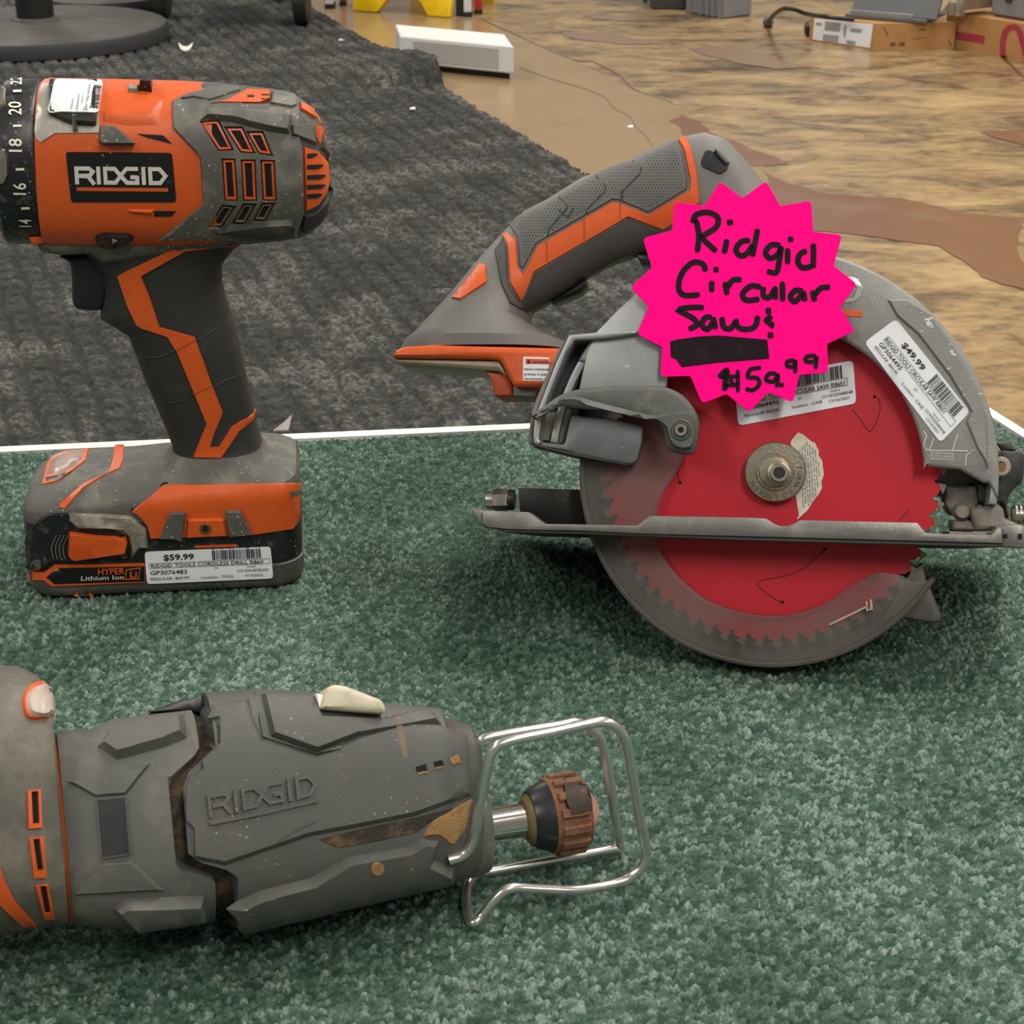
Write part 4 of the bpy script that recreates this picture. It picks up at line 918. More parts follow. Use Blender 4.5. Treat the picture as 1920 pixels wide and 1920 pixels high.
prism('bracket_outer_edge', F2((560, 160), (480, 250), (250, 760), (195, 920), (160, 1170), (175, 1240), (225, 1245), (205, 1150), (225, 980), (310, 770), (440, 440)), SF, 0.011, -0.018, M('rubbed_brown_metal', '#6f675e', 0.5, 0.4, dirt='#9a958b', damt=0.4, dscale=80), saw, bev=0.001)
# --- shoe
top = [(905, 957), (990, 960), (999, 966), (1020, 982), (1195, 985), (1218, 967), (1400, 970), (1437, 972), (1450, 981), (1461, 986), (1478, 986), (1490, 981), (1500, 975), (1720, 980), (1736, 1000), (1859, 1003), (1868, 990), (1878, 991)]
bot = [(1880, 1019), (1700, 1014), (1400, 1006), (1200, 1001), (1100, 996), (960, 993), (914, 989), (904, 980)]
shoe = prism('shoe_rail', top + bot, SF, 0.024, 0.012, SHOEM, saw, bev=0.0005, seg=2)
SHOEU = M('shoe_underside', '#4a4846', 0.5, 0.6)
prism('shoe_lower_lip', [(914, 988), (960, 992), (1100, 995), (1400, 1005), (1880, 1018), (1880, 1024), (1872, 1026), (1400, 1014), (1100, 1002), (950, 999)], SF, 0.0225, -0.105, SHOEU, saw, bev=0.0004, seg=1)
prism('shoe_end', [(881, 951), (905, 957), (912, 990), (900, 984)], SF, 0.021, -0.105, SHOEM, saw, bev=0.0006)
prism('shoe_plate', [(895, 975), (1400, 990), (1900, 1003), (1900, 1012), (1400, 1000), (900, 985)], SF, -0.022, -0.110, SHOEM, saw, bev=0.0006)
prism('shoe_plate', [(1780, 996), (1960, 1000), (1960, 1012), (1780, 1010)], SF, 0.010, -0.11, SHOEM, saw, bev=0.0006)
prism('pivot_bar', Gg((370, 712), (740, 720), (790, 945), (540, 940), (480, 890), (380, 860)), SF, -0.012, -0.022, M('black_steel', '#1d1c1b', 0.45, 0.5, dirt='#4a463f', damt=0.3, dscale=120), saw, bev=0.0008)
pb = SF.px(*Gg((300, 785))[0], -0.014)
lathe('hinge_nut', pb - SUx * 0.006, SUx, [(0, 20 * pxm), (.0012, 22 * pxm), (.0055, 22 * pxm), (.0068, 20 * pxm)], STEEL, saw, n=6, a0=0.4)
lathe('hinge_pin', pb - SUx * 0.009, SUx, [(0, 17 * pxm), (.002, 18 * pxm), (.004, 18 * pxm)], STEEL, saw, n=20)
lathe('hinge_washer', pb + SUx * 0.0004, SUx, [(0, 19 * pxm), (.001, 21 * pxm), (.003, 20 * pxm)], M('oily_washer', '#37342f', 0.4, 0.7), saw)
# --- front end: depth bracket, knob, slides
BLKM = M('bracket_black', '#1b1c1a', 0.5, dirt='#3d3a33', damt=0.3, dscale=100)
prism('front_bracket', spl(I5((1180, 860), (1400, 800), (1540, 470), (1700, 455), (1850, 480), (1840, 820), (1760, 900), (1680, 1000), (1640, 1150), (1660, 1300), (1600, 1290), (1560, 1120), (1280, 1130), (1240, 920)), 3, True), SF, -0.006, -0.018, BLKM, saw, bev=0.0015)
prism('front_tab', rnd(I5((1480, 330), (1640, 330), (1720, 380), (1755, 450), (1560, 455)), 4), SF, -0.020, -0.026, BLKM, saw, bev=0.001)
prism('guard_ear', I5((1370, 190), (1440, 240), (1500, 350), (1560, 450), (1480, 480), (1420, 540), (1380, 700)), SF, 0.006, -0.006, M('dusty_tan_metal', '#8f8270', 0.55, 0.2, dirt='#b09a6e', damt=0.45, dscale=90), saw, bev=0.001)
prism('upright_strap', I5((1340, -20), (1420, -40), (1470, 60), (1450, 120), (1440, 240), (1400, 180)), SF, -0.012, -0.016, CASTD, saw, bev=0.0005)
kn = SF.px(*I5((1530, 660))[0], 0.0)
lathe('pivot_screw', kn - SW * .004, SW, [(0, 18 * pxm), (.006, 20 * pxm), (.0095, 19 * pxm), (.0108, 16 * pxm), (.0108, 9.5 * pxm), (.0085, 9 * pxm)], M('worn_screw', '#9c9389', 0.4, 0.6, dirt='#b08a5c', damt=0.4, dscale=200), saw)
lathe('screw_recess', SF.px(*I5((1560, 660))[0], 0.0068) - SW * .0002, SW, [(0, 9 * pxm), (.0003, 9 * pxm)], SAWDUST, saw, n=18)
GUN = M('dusty_casting', '#6f6a63', 0.6, 0.3, dirt='#a3977f', damt=0.45, dscale=80, bump=0.2)
prism('slide_block', rnd(I5((820, 880), (1250, 900), (1280, 1120), (1240, 1330), (900, 1260), (830, 1130)), 5), SF, -0.005, -0.022, GUN, saw, bev=0.002)
prism('slide_block', rnd(I5((1130, 1180), (1500, 1130), (1590, 1180), (1620, 1330), (1770, 1370), (1760, 1460), (1240, 1470), (1180, 1330)), 6), SF, 0.003, -0.02, GUN, saw, bev=0.0022, seg=3)
prism('slide_block', rnd(I5((930, 1330), (1240, 1330), (1250, 1480), (940, 1470)), 4), SF, 0.0, -0.02, GUN, saw, bev=0.0015)
lathe('slide_pin', SF.px(*I5((1040, 1230))[0], -0.004), SW, [(0, 17 * pxm), (.005, 16 * pxm), (.007, 12 * pxm)], GUN, saw)
kk = SF.px(*I5((1690, 1270))[0], -0.004)
lathe('knurled_knob', kk, SUx, [(0, 14 * pxm)] + [(0.0005 + 0.0009 * k, (19 if k % 2 else 17) * pxm) for k in range(1, 20)], STEEL, saw, n=28, angle=20)
prism('rail_end', I5((1470, 1420), (1780, 1390), (1870, 1420), (1870, 1700), (1560, 1680), (1555, 1540)), SF, 0.022, 0.004, SHOEM, saw, bev=0.001)
for q in (I5((1575, 1520), (1640, 1510), (1640, 1585), (1578, 1575)), I5((1765, 1510), (1830, 1510), (1830, 1590), (1765, 1590))):
    panel('rail_notch', q, [o for o in WORLD if o.name == 'rail_end'], 0.0002, HOLE_SHADE, saw, ch=0.8)
# --- handle, behind the guard
HWC = -0.050
gp = [((752, 664), (1075, 660), .034), ((766, 641), (1060, 642), .034), ((785, 625), (1030, 630), .031), ((846, 556), (992, 606), .024), ((900, 488), (998, 586), .019), ((943, 440), (1028, 570), .0175), ((985, 398), (1066, 546), .0175), ((1028, 376), (1099, 524), .0178), ((1090, 337), (1140, 500), .018), ((1188, 299), (1196, 480), .018), ((1269, 262), (1266, 462), .0185),
      ((1322, 251), (1318, 455), .0185), ((1362, 264), (1345, 470), .019), ((1400, 304), (1350, 500), .020), ((1430, 345), (1345, 545), .024), ((1470, 420), (1330, 600), .028)]
sh_ = loft('handle', gp, SF, HWC, SAWGREY, saw, e=2.5, n=48)
grip_up = Dd((700, 560), (740, 505), (900, 432), (1070, 325), (1250, 243), (1340, 224), (1555, 122), (1590, 180), (1615, 330), (1615, 372), (1415, 492), (1265, 430), (1230, 427), (840, 652), (770, 785), (750, 765), (742, 625))
gu = panel('grip_cover', grip_up, [sh_], 0.0010, M('grip_grey', '#565654', 0.6, bump=0.25, bscale=3000, dirt='#6d6c68', damt=0.3), saw, ch=3)
gl = panel('grip_cover', Dd((620, 680), (668, 612), (686, 660), (694, 852), (760, 962), (832, 802), (1310, 522), (1490, 590), (1530, 570), (1540, 700), (1420, 745), (1380, 748), (1350, 718), (1310, 710), (1200, 765), (1095, 828), (900, 952), (830, 985), (790, 1010), (700, 960), (655, 860)), [sh_], 0.0010, GRIP, saw, ch=3)
panel('grip_stripe', Dd((660, 605), (690, 590), (735, 630), (745, 770), (770, 805), (845, 660), (1230, 435), (1265, 440), (1415, 500), (1625, 375), (1630, 330), (1600, 180), (1565, 120), (1590, 100), (1610, 103), (1640, 170), (1665, 280), (1680, 440), (1530, 555), (1490, 580), (1310, 515), (830, 795), (760, 955), (700, 850), (690, 650)), [sh_], 0.0014, ORANGE, saw, ch=2)
panel('heel_patch', Dd((400, 932), (545, 748), (580, 758), (584, 850), (450, 940)), [sh_], 0.0010, ORANGE, saw, ch=2)
panel('lock_button', rnd(Dd((1680, 230), (1705, 172), (1725, 165), (1785, 190), (1830, 240), (1822, 272), (1782, 298), (1690, 258)), 5), [sh_], 0.0007, BLACK, saw, ch=2)
panel('lock_button_cap', Dd((1755, 172), (1780, 185), (1832, 238), (1812, 252), (1770, 205)), [sh_], 0.0030, GREYD, saw, ch=2)
SEAM = M('seam_dark', '#2d2d2b', 0.7)
for l in ([(1335, 222), (1380, 265), (1370, 290), (1275, 385), (1280, 420)], [(1145, 300), (1195, 355), (1185, 385), (1100, 470), (1090, 495)], [(955, 410), (1000, 455), (990, 475), (905, 570), (895, 610)], [(955, 475), (1000, 515), (1030, 465)], [(1280, 430), (1282, 380)]):
    ribbons('grip_seam', [Dd(*l)], 2.2, [gu, sh_], 0.0004, SEAM, saw)
for l in ([(893, 640), (893, 740)], [(1085, 525), (1085, 625)], [(1270, 440), (1268, 520)]):
    ribbons('stripe_joint', [Dd(*l)], 1.6, [sh_], 0.0017, MATS['joint_line'], saw)
# dimples on the grip: small raised dots, one mesh
V, F = [], []; T = bvh([gu, gl]); pu = inset(grip_up, 8)
for i in range(0, 110):
    for j in range(0, 60):
        x = 900 + i * 6.2 + (j % 2) * 3.1; y = 240 + j * 5.6; y2 = y
        if not (inside(pu, x, y) or inside(inset(Dd((640, 690), (690, 852), (760, 962), (832, 802), (1310, 522), (1490, 590), (1380, 740), (1310, 705), (1095, 822), (900, 945), (800, 1000), (700, 950)), 6), x, y)): continue
        h, n = cast(x, y, T); X = n.orthogonal().normalized(); Y = n.cross(X); k = len(V); r = 0.00045
        V += [h + X * r, h + Y * r, h - X * r, h - Y * r, h + n * 0.0003]; F += [(k, k + 1, k + 4), (k + 1, k + 2, k + 4), (k + 2, k + 3, k + 4), (k + 3, k, k + 4)]
dm = mk('grip_dimples', V, F, GRIP, saw, smooth=False); dm['kind'] = 'stuff'
prism('trigger', Dd((905, 945), (960, 910), (1085, 826), (1098, 840), (1098, 862), (1060, 900), (920, 958)), SF, HWC + .008, HWC - .008, BLACK, saw, bev=0.002)
prism('trigger', Dd((1350, 700), (1420, 700), (1480, 720), (1420, 755), (1378, 755)), SF, HWC + .008, HWC - .008, BLACK, saw, bev=0.002)
# battery foot
FW0 = HWC + 0.0355
foot2 = prism('battery_foot', rnd(Dd((95, 1235), (105, 1200), (150, 1178), (300, 1168), (940, 1185), (1000, 1190), (980, 1385), (720, 1385), (700, 1350), (650, 1250), (600, 1242)), 5), SF, FW0, HWC - .010, ORANGE, saw, bev=0.0025, seg=3)
prism('foot_underside', Dd((100, 1238), (650, 1250), (690, 1330), (640, 1305), (120, 1265)), SF, FW0 - .003, HWC - .008, M('foot_beige', '#9c8f7c', 0.45, dirt='#7d6a55', damt=0.4, dscale=60), saw, bev=0.002)
prism('terminal_block', Dd((575, 1305), (690, 1320), (715, 1380), (712, 1430), (622, 1432), (605, 1350)), SF, FW0 - .006, HWC - .006, M('dark_orange_block', '#a8421a', 0.5), saw, bev=0.001)
prism('terminal_strip', Dd((715, 1382), (850, 1382), (835, 1436), (715, 1432)), SF, FW0 - .007, HWC - .005, M('terminal_grey', '#6d6a5f', 0.5, dirt='#3a332a', damt=0.5, dscale=150), saw, bev=0.0008)
wl = panel('warning_label', Dd((770, 1230), (905, 1234), (900, 1358), (768, 1355)), [foot2], 0.0002, WHITEP, saw, ch=0.5)
panel('warning_header', Dd((782, 1240), (903, 1243), (902, 1270), (782, 1268)), [wl], 0.0001, ORANGE, wl, ch=0.4)
prints('warning_text', [('ADVERTENCIA', Dd((820, 1266))[0], (7, .2), (0, -7), 44, .01), ('manera instantanea', Dd((776, 1300))[0], (7, 0.1), (0, -7), 46, .01), ('prensas la pieza', Dd((776, 1326))[0], (7, 0.1), (0, -7), 46, .01), ('herramienta con', Dd((776, 1350))[0], (7, .1), (0, -7), 46, .01), ('POLY', Dd((788, 1266), (800, 1243), (812, 1266)))], [wl], 0.00025, INK, wl)
# motor, on the far side of the blade
prism('gear_case', arc(150, 0, 360, 48)[:-1], SF, -0.024, -0.056, SAWGREY, saw, bev=0.006, seg=3)
mo = SF.px(1440, 850, -0.050); dz = (mo - SW * 0.085).z - 0.0385 * SVx.z - 0.0006
if dz < 0: mo = mo - Vector((0, 0, dz))
lathe('motor_housing', mo, -SW, [(0, .036), (.01, .040), (.06, .039), (.085, .036), (.092, .026)], SAWGREY, saw, n=40)

# ================================================================== pink star price tag standing in front of the saw
star = Ed((500, 50), (605, 128), (715, 47), (780, 165), (925, 140), (935, 285), (1070, 300), (1030, 445), (1140, 530), (1060, 640), (1130, 750), (1000, 810), (1005, 945), (870, 955), (840, 1085), (725, 1035), (635, 1130), (530, 1045), (415, 1090), (360, 960), (220, 965), (228, 825), (110, 765), (165, 635), (78, 545), (180, 455), (137, 315), (275, 280), (285, 145), (425, 165))
so = []
for i, q in enumerate(star):
    a, c = star[i - 1], star[(i + 1) % 30]; k = 9 if i % 2 == 0 else 3
    s1 = Vector(q) + (Vector(a) - Vector(q)).normalized() * k; s2 = Vector(q) + (Vector(c) - Vector(q)).normalized() * k
    for t in (0, .33, .67, 1): v = s1 * (1 - t) ** 2 + Vector(q) * 2 * t * (1 - t) + s2 * t * t; so.append((v.x, v.y))
TW = 0.0155
tagc = SF.px(1395, 560, TW)
star_tag = thing('price_tag', tagc - SVx * 0.05, 'neon pink starburst price tag handwritten in black marker on the circular saw', 'tag')
card = prism('card', so, SF, TW, TW - 0.0005, PINK, star_tag, bev=0.00012, seg=1)
CARDP = (SF.P(0, 0, TW), SW)
ink = [[(372, 245), (385, 208), (440, 195), (488, 218), (482, 262), (430, 298), (402, 306)], [(385, 225), (400, 300), (392, 382)], [(405, 305), (440, 340), (482, 378)], [(532, 320), (518, 388)], [(530, 244), (560, 240)],
       [(640, 328), (602, 330), (574, 365), (590, 396), (622, 390), (655, 345)], [(675, 272), (662, 340), (650, 402)], [(782, 350), (738, 348), (712, 382), (732, 410), (768, 392), (788, 352)], [(786, 355), (776, 420), (762, 476), (718, 470)],
       [(815, 362), (815, 438)], [(816, 320), (842, 322)], [(905, 374), (872, 392), (864, 432), (890, 455), (930, 445)], [(935, 340), (936, 400), (934, 456)],
       [(430, 472), (420, 438), (372, 430), (322, 478), (305, 545), (330, 582), (405, 580)], [(460, 515), (460, 568)], [(468, 464), (492, 461)], [(522, 520), (532, 582)], [(532, 548), (560, 512), (600, 510)],
       [(692, 545), (642, 540), (604, 578), (624, 606), (684, 600)], [(702, 543), (702, 584), (730, 592), (756, 552)], [(756, 540), (758, 604)], [(790, 518), (792, 612)], [(888, 565), (852, 560), (828, 590), (850, 612), (886, 572)], [(888, 562), (896, 612)],
       [(930, 560), (942, 612)], [(942, 582), (970, 550), (1014, 545)], [(424, 640), (362, 640), (308, 652), (372, 690), (392, 720), (352, 742)], [(462, 685), (430, 688), (414, 720), (440, 742), (468, 705)], [(466, 684), (478, 742)],
       [(508, 684), (516, 730), (548, 738), (572, 704)], [(572, 692), (584, 732), (630, 742), (664, 725), (676, 678)], [(725, 640), (725, 672)], [(742, 680), (716, 700), (740, 718), (734, 734)], [(735, 755), (735, 784)],
       [(492, 968), (530, 935), (524, 985), (520, 1030)], [(582, 930), (582, 1038)], [(500, 966), (590, 962)], [(515, 1006), (592, 1000)], [(545, 975), (560, 1000)], [(692, 922), (642, 930), (630, 965), (672, 970), (682, 1000), (652, 1026), (618, 1020)],
       [(764, 950), (728, 950), (715, 978), (748, 986), (772, 952)], [(772, 948), (764, 1014)], [(775, 1000), (797, 1004)], [(848, 888), (816, 892), (814, 914), (844, 914), (852, 886)], [(852, 884), (850, 948)], [(948, 864), (906, 870), (900, 890), (934, 894), (952, 868)], [(952, 866), (945, 928)]]
ribbons('handwritten_price', [spl(Ed(*l), 5) for l in ink[35:]], 8.2, CARDP, 0.00012, MARKER, star_tag, taper=True)
ribbons('handwriting', [spl(Ed(*l), 5) for l in ink[:35]], 10.8, CARDP, 0.00012, MARKER, star_tag, taper=True)
panel('blacked_out_line', Ed((290, 790), (400, 775), (490, 770), (720, 790), (730, 880), (500, 898), (320, 920), (295, 885), (268, 872), (265, 800)), CARDP, 0.00012, MARKER, star_tag, ch=0.5, grid=60, base=0.0)

# ================================================================== reciprocating saw lying in the foreground
Jj = crop(0, 1220, 2.909); Kk = crop(560, 1260, 2.743); Lg = crop(340, 1280, 6.0)
ry = math.radians(17.5)
RU = Vector((math.cos(ry), math.sin(ry), 0)); RO = onz(500, 1514, 0.0385)
cc_ = CAM - RO; RW = (cc_ - RU * cc_.dot(RU)).normalized(); RV = RW.cross(RU)
RF = Frame(RO, RU, RV, RW)
pr = (RF.uv(600, 1500).x - RF.uv(500, 1500).x) / 100
rec = thing('reciprocating_saw', Vector((RO.x, RO.y, 0)), 'dusty grey reciprocating saw lying nearest, with chrome wire foot', 'saw')
def rl(xt, yt, xb, yb, k=0.86): return ((xt, yt), (xb, yb), k)
core = loft('inner_frame', [rl(90, 1395, 130, 1712), rl(240, 1375, 290, 1715), rl(360, 1345, 415, 1705), rl(500, 1320, 545, 1690), rl(560, 1330, 600, 1670)], RF, 0, GAP, rec, e=2.6)
hand = loft('rear_housing', [rl(-260, 1330, -225, 1790, .8), rl(-140, 1270, -110, 1775, .8), rl(0, 1249, 32, 1748), rl(36, 1252, 66, 1742), rl(70, 1268, 98, 1737), rl(92, 1300, 122, 1734), rl(100, 1368, 128, 1732), rl(101, 1392, 131, 1726)], RF, 0, RTAN, rec, e=2.5)
loft('orange_gasket', [rl(100, 1386, 131, 1730), rl(104, 1381, 135, 1733), rl(107, 1386, 138, 1730)], RF, 0, ORANGE, rec, e=2.5)
sc = pr
coll = loft('front_collar', [rl(105, 1376, 136, 1732), rl(118, 1370, 150, 1736), rl(165, 1369, 200, 1740), rl(210, 1349, 247, 1746), rl(290, 1340, 330, 1741), rl(354, 1333, 397, 1729)], RF, 0, RGREY2, rec, e=2.8, n=72,
            warp1=[(-1, 0), (-.58, 0), (-.44, -69 * sc), (.34, -69 * sc), (.58, -2 * sc), (1, 0)])
gb = loft('gearbox_cover', [rl(378, 1301, 433, 1737), rl(478, 1294, 530, 1720), rl(596, 1301, 642, 1696), rl(724, 1321, 762, 1668), rl(806, 1328, 840, 1655), rl(822, 1346, 848, 1655), rl(866, 1357, 866, 1648), rl(880, 1378, 882, 1640), rl(884, 1392, 885, 1630)], RF, 0, RGREY, rec, e=3.1, n=72,
          warp0=[(-1, 0), (-.54, 6 * sc), (-.37, -76 * sc), (.28, -70 * sc), (.5, -4 * sc), (1, 0)])
# collar relief
panel('collar_facet', Jj((350, 712), (830, 612), (690, 790), (520, 805)), [coll], 0.0012, RGREY2, rec, ch=6)
panel('collar_facet', Jj((385, 1340), (548, 1152), (722, 1142), (905, 1312)), [coll], 0.0016, RGREY2, rec, ch=6)
panel('collar_lug', Jj((612, 1402), (690, 1345), (930, 1340), (1118, 1332), (1150, 1470), (900, 1510), (745, 1535)), [coll], 0.0050, RGREY2, rec, ch=14)
panel('collar_lug', Jj((525, 525), (600, 420), (720, 370), (900, 345), (1010, 345), (1025, 480), (900, 530), (640, 600)), [coll], 0.0035, RGREY2, rec, ch=14)
cw = panel('collar_recess', rnd(Jj((520, 815), (690, 795), (720, 1120), (548, 1145)), 4), [coll], 0.0008, RGREY2, rec, ch=3, holes=[Jj((530, 828), (680, 808), (708, 1108), (556, 1130))])
panel('bolt_plate', rnd(Jj((535, 830), (678, 812), (704, 1106), (558, 1128)), 3), [coll], 0.0003, M('blue_black_plate', '#26272b', 0.4, dirt='#3d3c3c', damt=0.4, dscale=80), rec, ch=1.5)
# rear vents and stripes
for a, b in ((Jj((145, 762), (225, 755), (232, 968), (152, 975)), Jj((172, 772), (203, 770), (210, 938), (180, 942))), (Jj((155, 1022), (240, 1015), (256, 1238), (180, 1242)), Jj((182, 1030), (212, 1028), (232, 1190), (205, 1195))), (Jj((190, 1277), (265, 1270), (300, 1458), (238, 1462)), Jj((220, 1282), (248, 1280), (272, 1420), (248, 1425)))):
    panel('vent_frame', rnd(a, 3), [hand], 0.0012, ORANGE, rec, ch=1.5, holes=[b], hch=1.2)
    panel('vent_slot', b, [hand], 0.0003, HOLE_SHADE, rec, ch=0.8)
panel('rear_stripe', [(-60, 1560), (0, 1621), (7, 1646), (27, 1688), (70, 1736), (41, 1737), (0, 1698), (-60, 1640)], [hand], 0.0010, ORANGE, rec, ch=2)
lr = panel('lamp_surround', spl(Jj((260, 160), (190, 175), (140, 210), (120, 270), (130, 340), (170, 378), (290, 365), (310, 320), (300, 240), (280, 180)), 3, True), [hand], 0.0016, ORANGE, rec, ch=3)
panel('lamp_lens', spl(Jj((262, 180), (200, 190), (155, 230), (145, 290), (165, 345), (230, 362), (298, 345), (308, 300), (290, 220)), 3, True), [hand, lr], 0.0016, LED, rec, ch=5, grid=8)
# gearbox relief
sp = panel('side_panel', Kk((-590, 190), (-250, 130), (-230, 240)) + Lg((920, 610), (1520, 800)) + Kk((310, 320), (560, 250), (700, 260), (870, 320), (882, 420), (892, 640), (600, 745), (330, 800), (60, 850), (-380, 1000), (-590, 960), (-640, 700), (-560, 470), (-470, 400)), [gb], 0.0018, RGREY, rec, ch=10, grid=16)
tp = panel('top_panel', Lg((880, 130), (960, 110), (1500, 140)) + Kk((130, 215), (440, 230), (640, 190), (690, 200), (740, 270), (560, 300), (300, 340)) + Lg((1520, 790), (1000, 610)), [gb], 0.0026, RGREY, rec, ch=9, grid=16)
ribbons('cover_step', [Lg((850, 110), (890, 400), (925, 600), (1520, 790), (1800, 730))], 3.0, [gb, sp, tp], 0.0010, RGREY, rec)
logo('embossed_lettering', Lg((305, 1525))[0], (40.6, -8.4), (-4.5, -43), 6.5, [gb, sp], 0.0011, RGREY, sp)
ribbons('embossed_rule', [Lg((310, 1590), (920, 1470), (1540, 1325))], 5.0, [gb, sp], 0.0011, RGREY, sp)
holes3 = [Kk((598, 488), (655, 470), (668, 520), (615, 532)), Kk((692, 462), (740, 450), (752, 492), (700, 505)), Kk((768, 438), (822, 425), (838, 465), (790, 480))]
for k, q in enumerate(holes3):
    panel('dust_port', q, [gb, sp], 0.0002, HOLE_SHADE if k < 2 else SAWDUST, rec, ch=0.8)
    panel('port_dust', [lerp2(q[0], q[3], .62), lerp2(q[1], q[2], .70), q[2], q[3]], [gb, sp], 0.00035, SAWDUST, rec, ch=0.8)
rail = panel('lower_rail', Jj((1262, 1375), (1420, 1305), (1700, 1235)) + Kk((250, 950), (560, 895), (640, 850), (730, 862), (700, 965), (800, 1000), (815, 1060), (780, 1085), (400, 1170), (0, 1262), (-300, 1330)) + Jj((1262, 1490)), [gb], 0.0052, RGREY, rec, ch=12, grid=16)
panel('rail_recess', Kk((95, 860), (330, 800), (600, 745), (800, 690), (790, 740), (690, 770), (610, 830), (430, 870), (200, 912)), [gb, sp], 0.0003, GAP, rec, ch=3)
panel('dust_heap', spl(Kk((640, 850), (690, 760), (760, 720), (890, 650), (885, 720), (850, 830), (790, 900), (720, 850)), 3, True), [gb, sp], 0.0012, SAWDUST, rec, ch=6)
panel('dust_streak', spl(Kk((500, 240), (525, 230), (545, 330), (560, 430), (540, 440), (510, 330)), 3, True), [gb, sp, tp], 0.0001, M('thin_sawdust_film', '#75664a', 0.8, dirt='#5c5a52', damt=0.8, dscale=200), rec, ch=1, base=0.0)
panel('rail_plug', circ(*Kk((406, 1014))[0], 13.5, n=22), [rail], 0.0006, SAWDUST, rec, ch=2)
ribbons('side_crease', [Lg((1080, 1800), (1290, 1660), (1530, 1550))], 2.2, [gb, sp], 0.0003, M('crease_dark', '#3a3c3d', 0.6), rec)
# ivory lever on top and dark tape scrap
prism('release_lever', rnd(Kk((150, 78), (185, 62), (250, 72), (430, 142), (452, 180), (444, 214), (300, 205), (115, 190), (128, 130)), 5), RF, 0.029, 0.010, IVORY, rec, bev=0.002, seg=3)
prism('lever_liner', Kk((90, 108), (136, 118), (118, 192), (106, 190)), RF, 0.026, 0.010, M('bright_white_plastic', '#e2ded2', 0.4), rec, bev=0.0005)
prism('torn_tape', Jj((822, 330), (900, 300), (1000, 262), (1030, 262), (1100, 240), (1120, 300), (1090, 340), (1028, 326), (830, 335)), RF, 0.006, -0.012, BLACKW, rec, bev=0.0006)
# nose, plunger and blade clamp
axp = lambda x, y: RF.px(x, y, 0.0)
n0, n1 = axp(868, 1556), axp(915, 1548); ND = (axp(1060, 1524) - axp(880, 1554)).normalized()
loft('nose_ring', [rl(856, 1430, 862, 1650), rl(884, 1450, 893, 1645), rl(905, 1480, 915, 1635), rl(912, 1500, 918, 1615)], RF, 0, RGREY2, rec, e=2.3)
lathe('plunger_shaft', axp(890, 1553), ND, [(0, 33 * pr), (.020, 33 * pr)], M('polished_steel', '#d5d2c8', 0.12, 1.0), rec)
q0 = axp(981, 1538)
lathe('clamp_washer', q0, ND, [(0, 37 * pr), (.0006, 42 * pr), (.0022, 50 * pr), (.0035, 56 * pr)], M('tan_washer', '#8d7a56', 0.6, 0.3, dirt='#5c4a30', damt=0.4), rec)
lathe('clamp_sleeve', q0 + ND * .0022, ND, [(0, 55 * pr), (.0012, 60 * pr), (.007, 72 * pr), (.0088, 74 * pr)], M('blue_black_sleeve', '#1e2024', 0.35, dirt='#3a372f', damt=0.25, dscale=90), rec, n=44)
prof = [(0.0086, 73 * pr), (.0096, 75 * pr), (.0205, 73 * pr), (.0215, 70 * pr)]
cl = lathe('clamp_collar', q0, ND, prof, RUST, rec, n=44)
for k in range(14):
    a = 2 * math.pi * k / 14; X = ND.orthogonal().normalized(); Y = ND.cross(X); rr = 74.5 * pr
    c = q0 + (X * math.cos(a) + Y * math.sin(a)) * rr + ND * .0102; tg = (-X * math.sin(a) + Y * math.cos(a)); ou = X * math.cos(a) + Y * math.sin(a)
    boxc('collar_rib', c - tg * .0016 - ou * .002, ND * .0098, tg * .0032, ou * .0032, RUST, cl, 0.0004)
lathe('clamp_nose', q0 + ND * .0213, ND, [(0, 60 * pr), (.0015, 48 * pr), (.005, 22 * pr), (.0055, 8 * pr)], M('pale_rust', '#b08a76', 0.7, dirt='#8a5a40', damt=0.4), rec)
panel('clamp_button', rnd(Kk((1350, 550), (1370, 540), (1480, 540), (1500, 560), (1512, 715), (1460, 735), (1400, 742), (1370, 680)), 5), [cl], 0.0016, M('brown_button', '#2e241c', 0.5, dirt='#4f3d2c', damt=0.3, dscale=200, spec=0.25), rec, ch=3)
# wire foot: one bent rod, near and far loops in upright planes
NW = Vector((math.sin(ry), -math.cos(ry), 0))                   # towards the viewer, level
rw = 9.8 * pr
gpt = onz(886, 1730, rw + 0.0004)
near = Kk((770, 968), (830, 950), (872, 915), (905, 840), (940, 650), (975, 470), (1005, 400), (1070, 358), (1300, 310), (1520, 262), (1590, 262), (1655, 305), (1690, 375), (1720, 550), (1760, 780), (1788, 910), (1780, 975), (1740, 1030), (1655, 1080), (1450, 1120), (1250, 1116), (1120, 1110), (1060, 1125), (1000, 1180), (940, 1255), (890, 1288))
far = Kk((862, 1230), (880, 1170), (925, 1100), (985, 1062), (1050, 1052), (1250, 1060), (1400, 1050), (1560, 1020), (1635, 975), (1650, 900), (1620, 700), (1592, 500), (1560, 360), (1520, 305), (1440, 262), (1300, 282), (1000, 332), (935, 358), (890, 410), (880, 480))
wire = [onplane(x, y, gpt, NW) for x, y in near] + [onplane(x, y, gpt - NW * (0.012 if i == 0 else 0.022 if i == 1 else 0.026), NW) for i, (x, y) in enumerate(far)]
wire = [Vector((p.x, p.y, max(p.z, rw + .0002))) for p in wire]
tube('wire_foot', spl(wire, 4), rw, CHROME, rec, n=14)

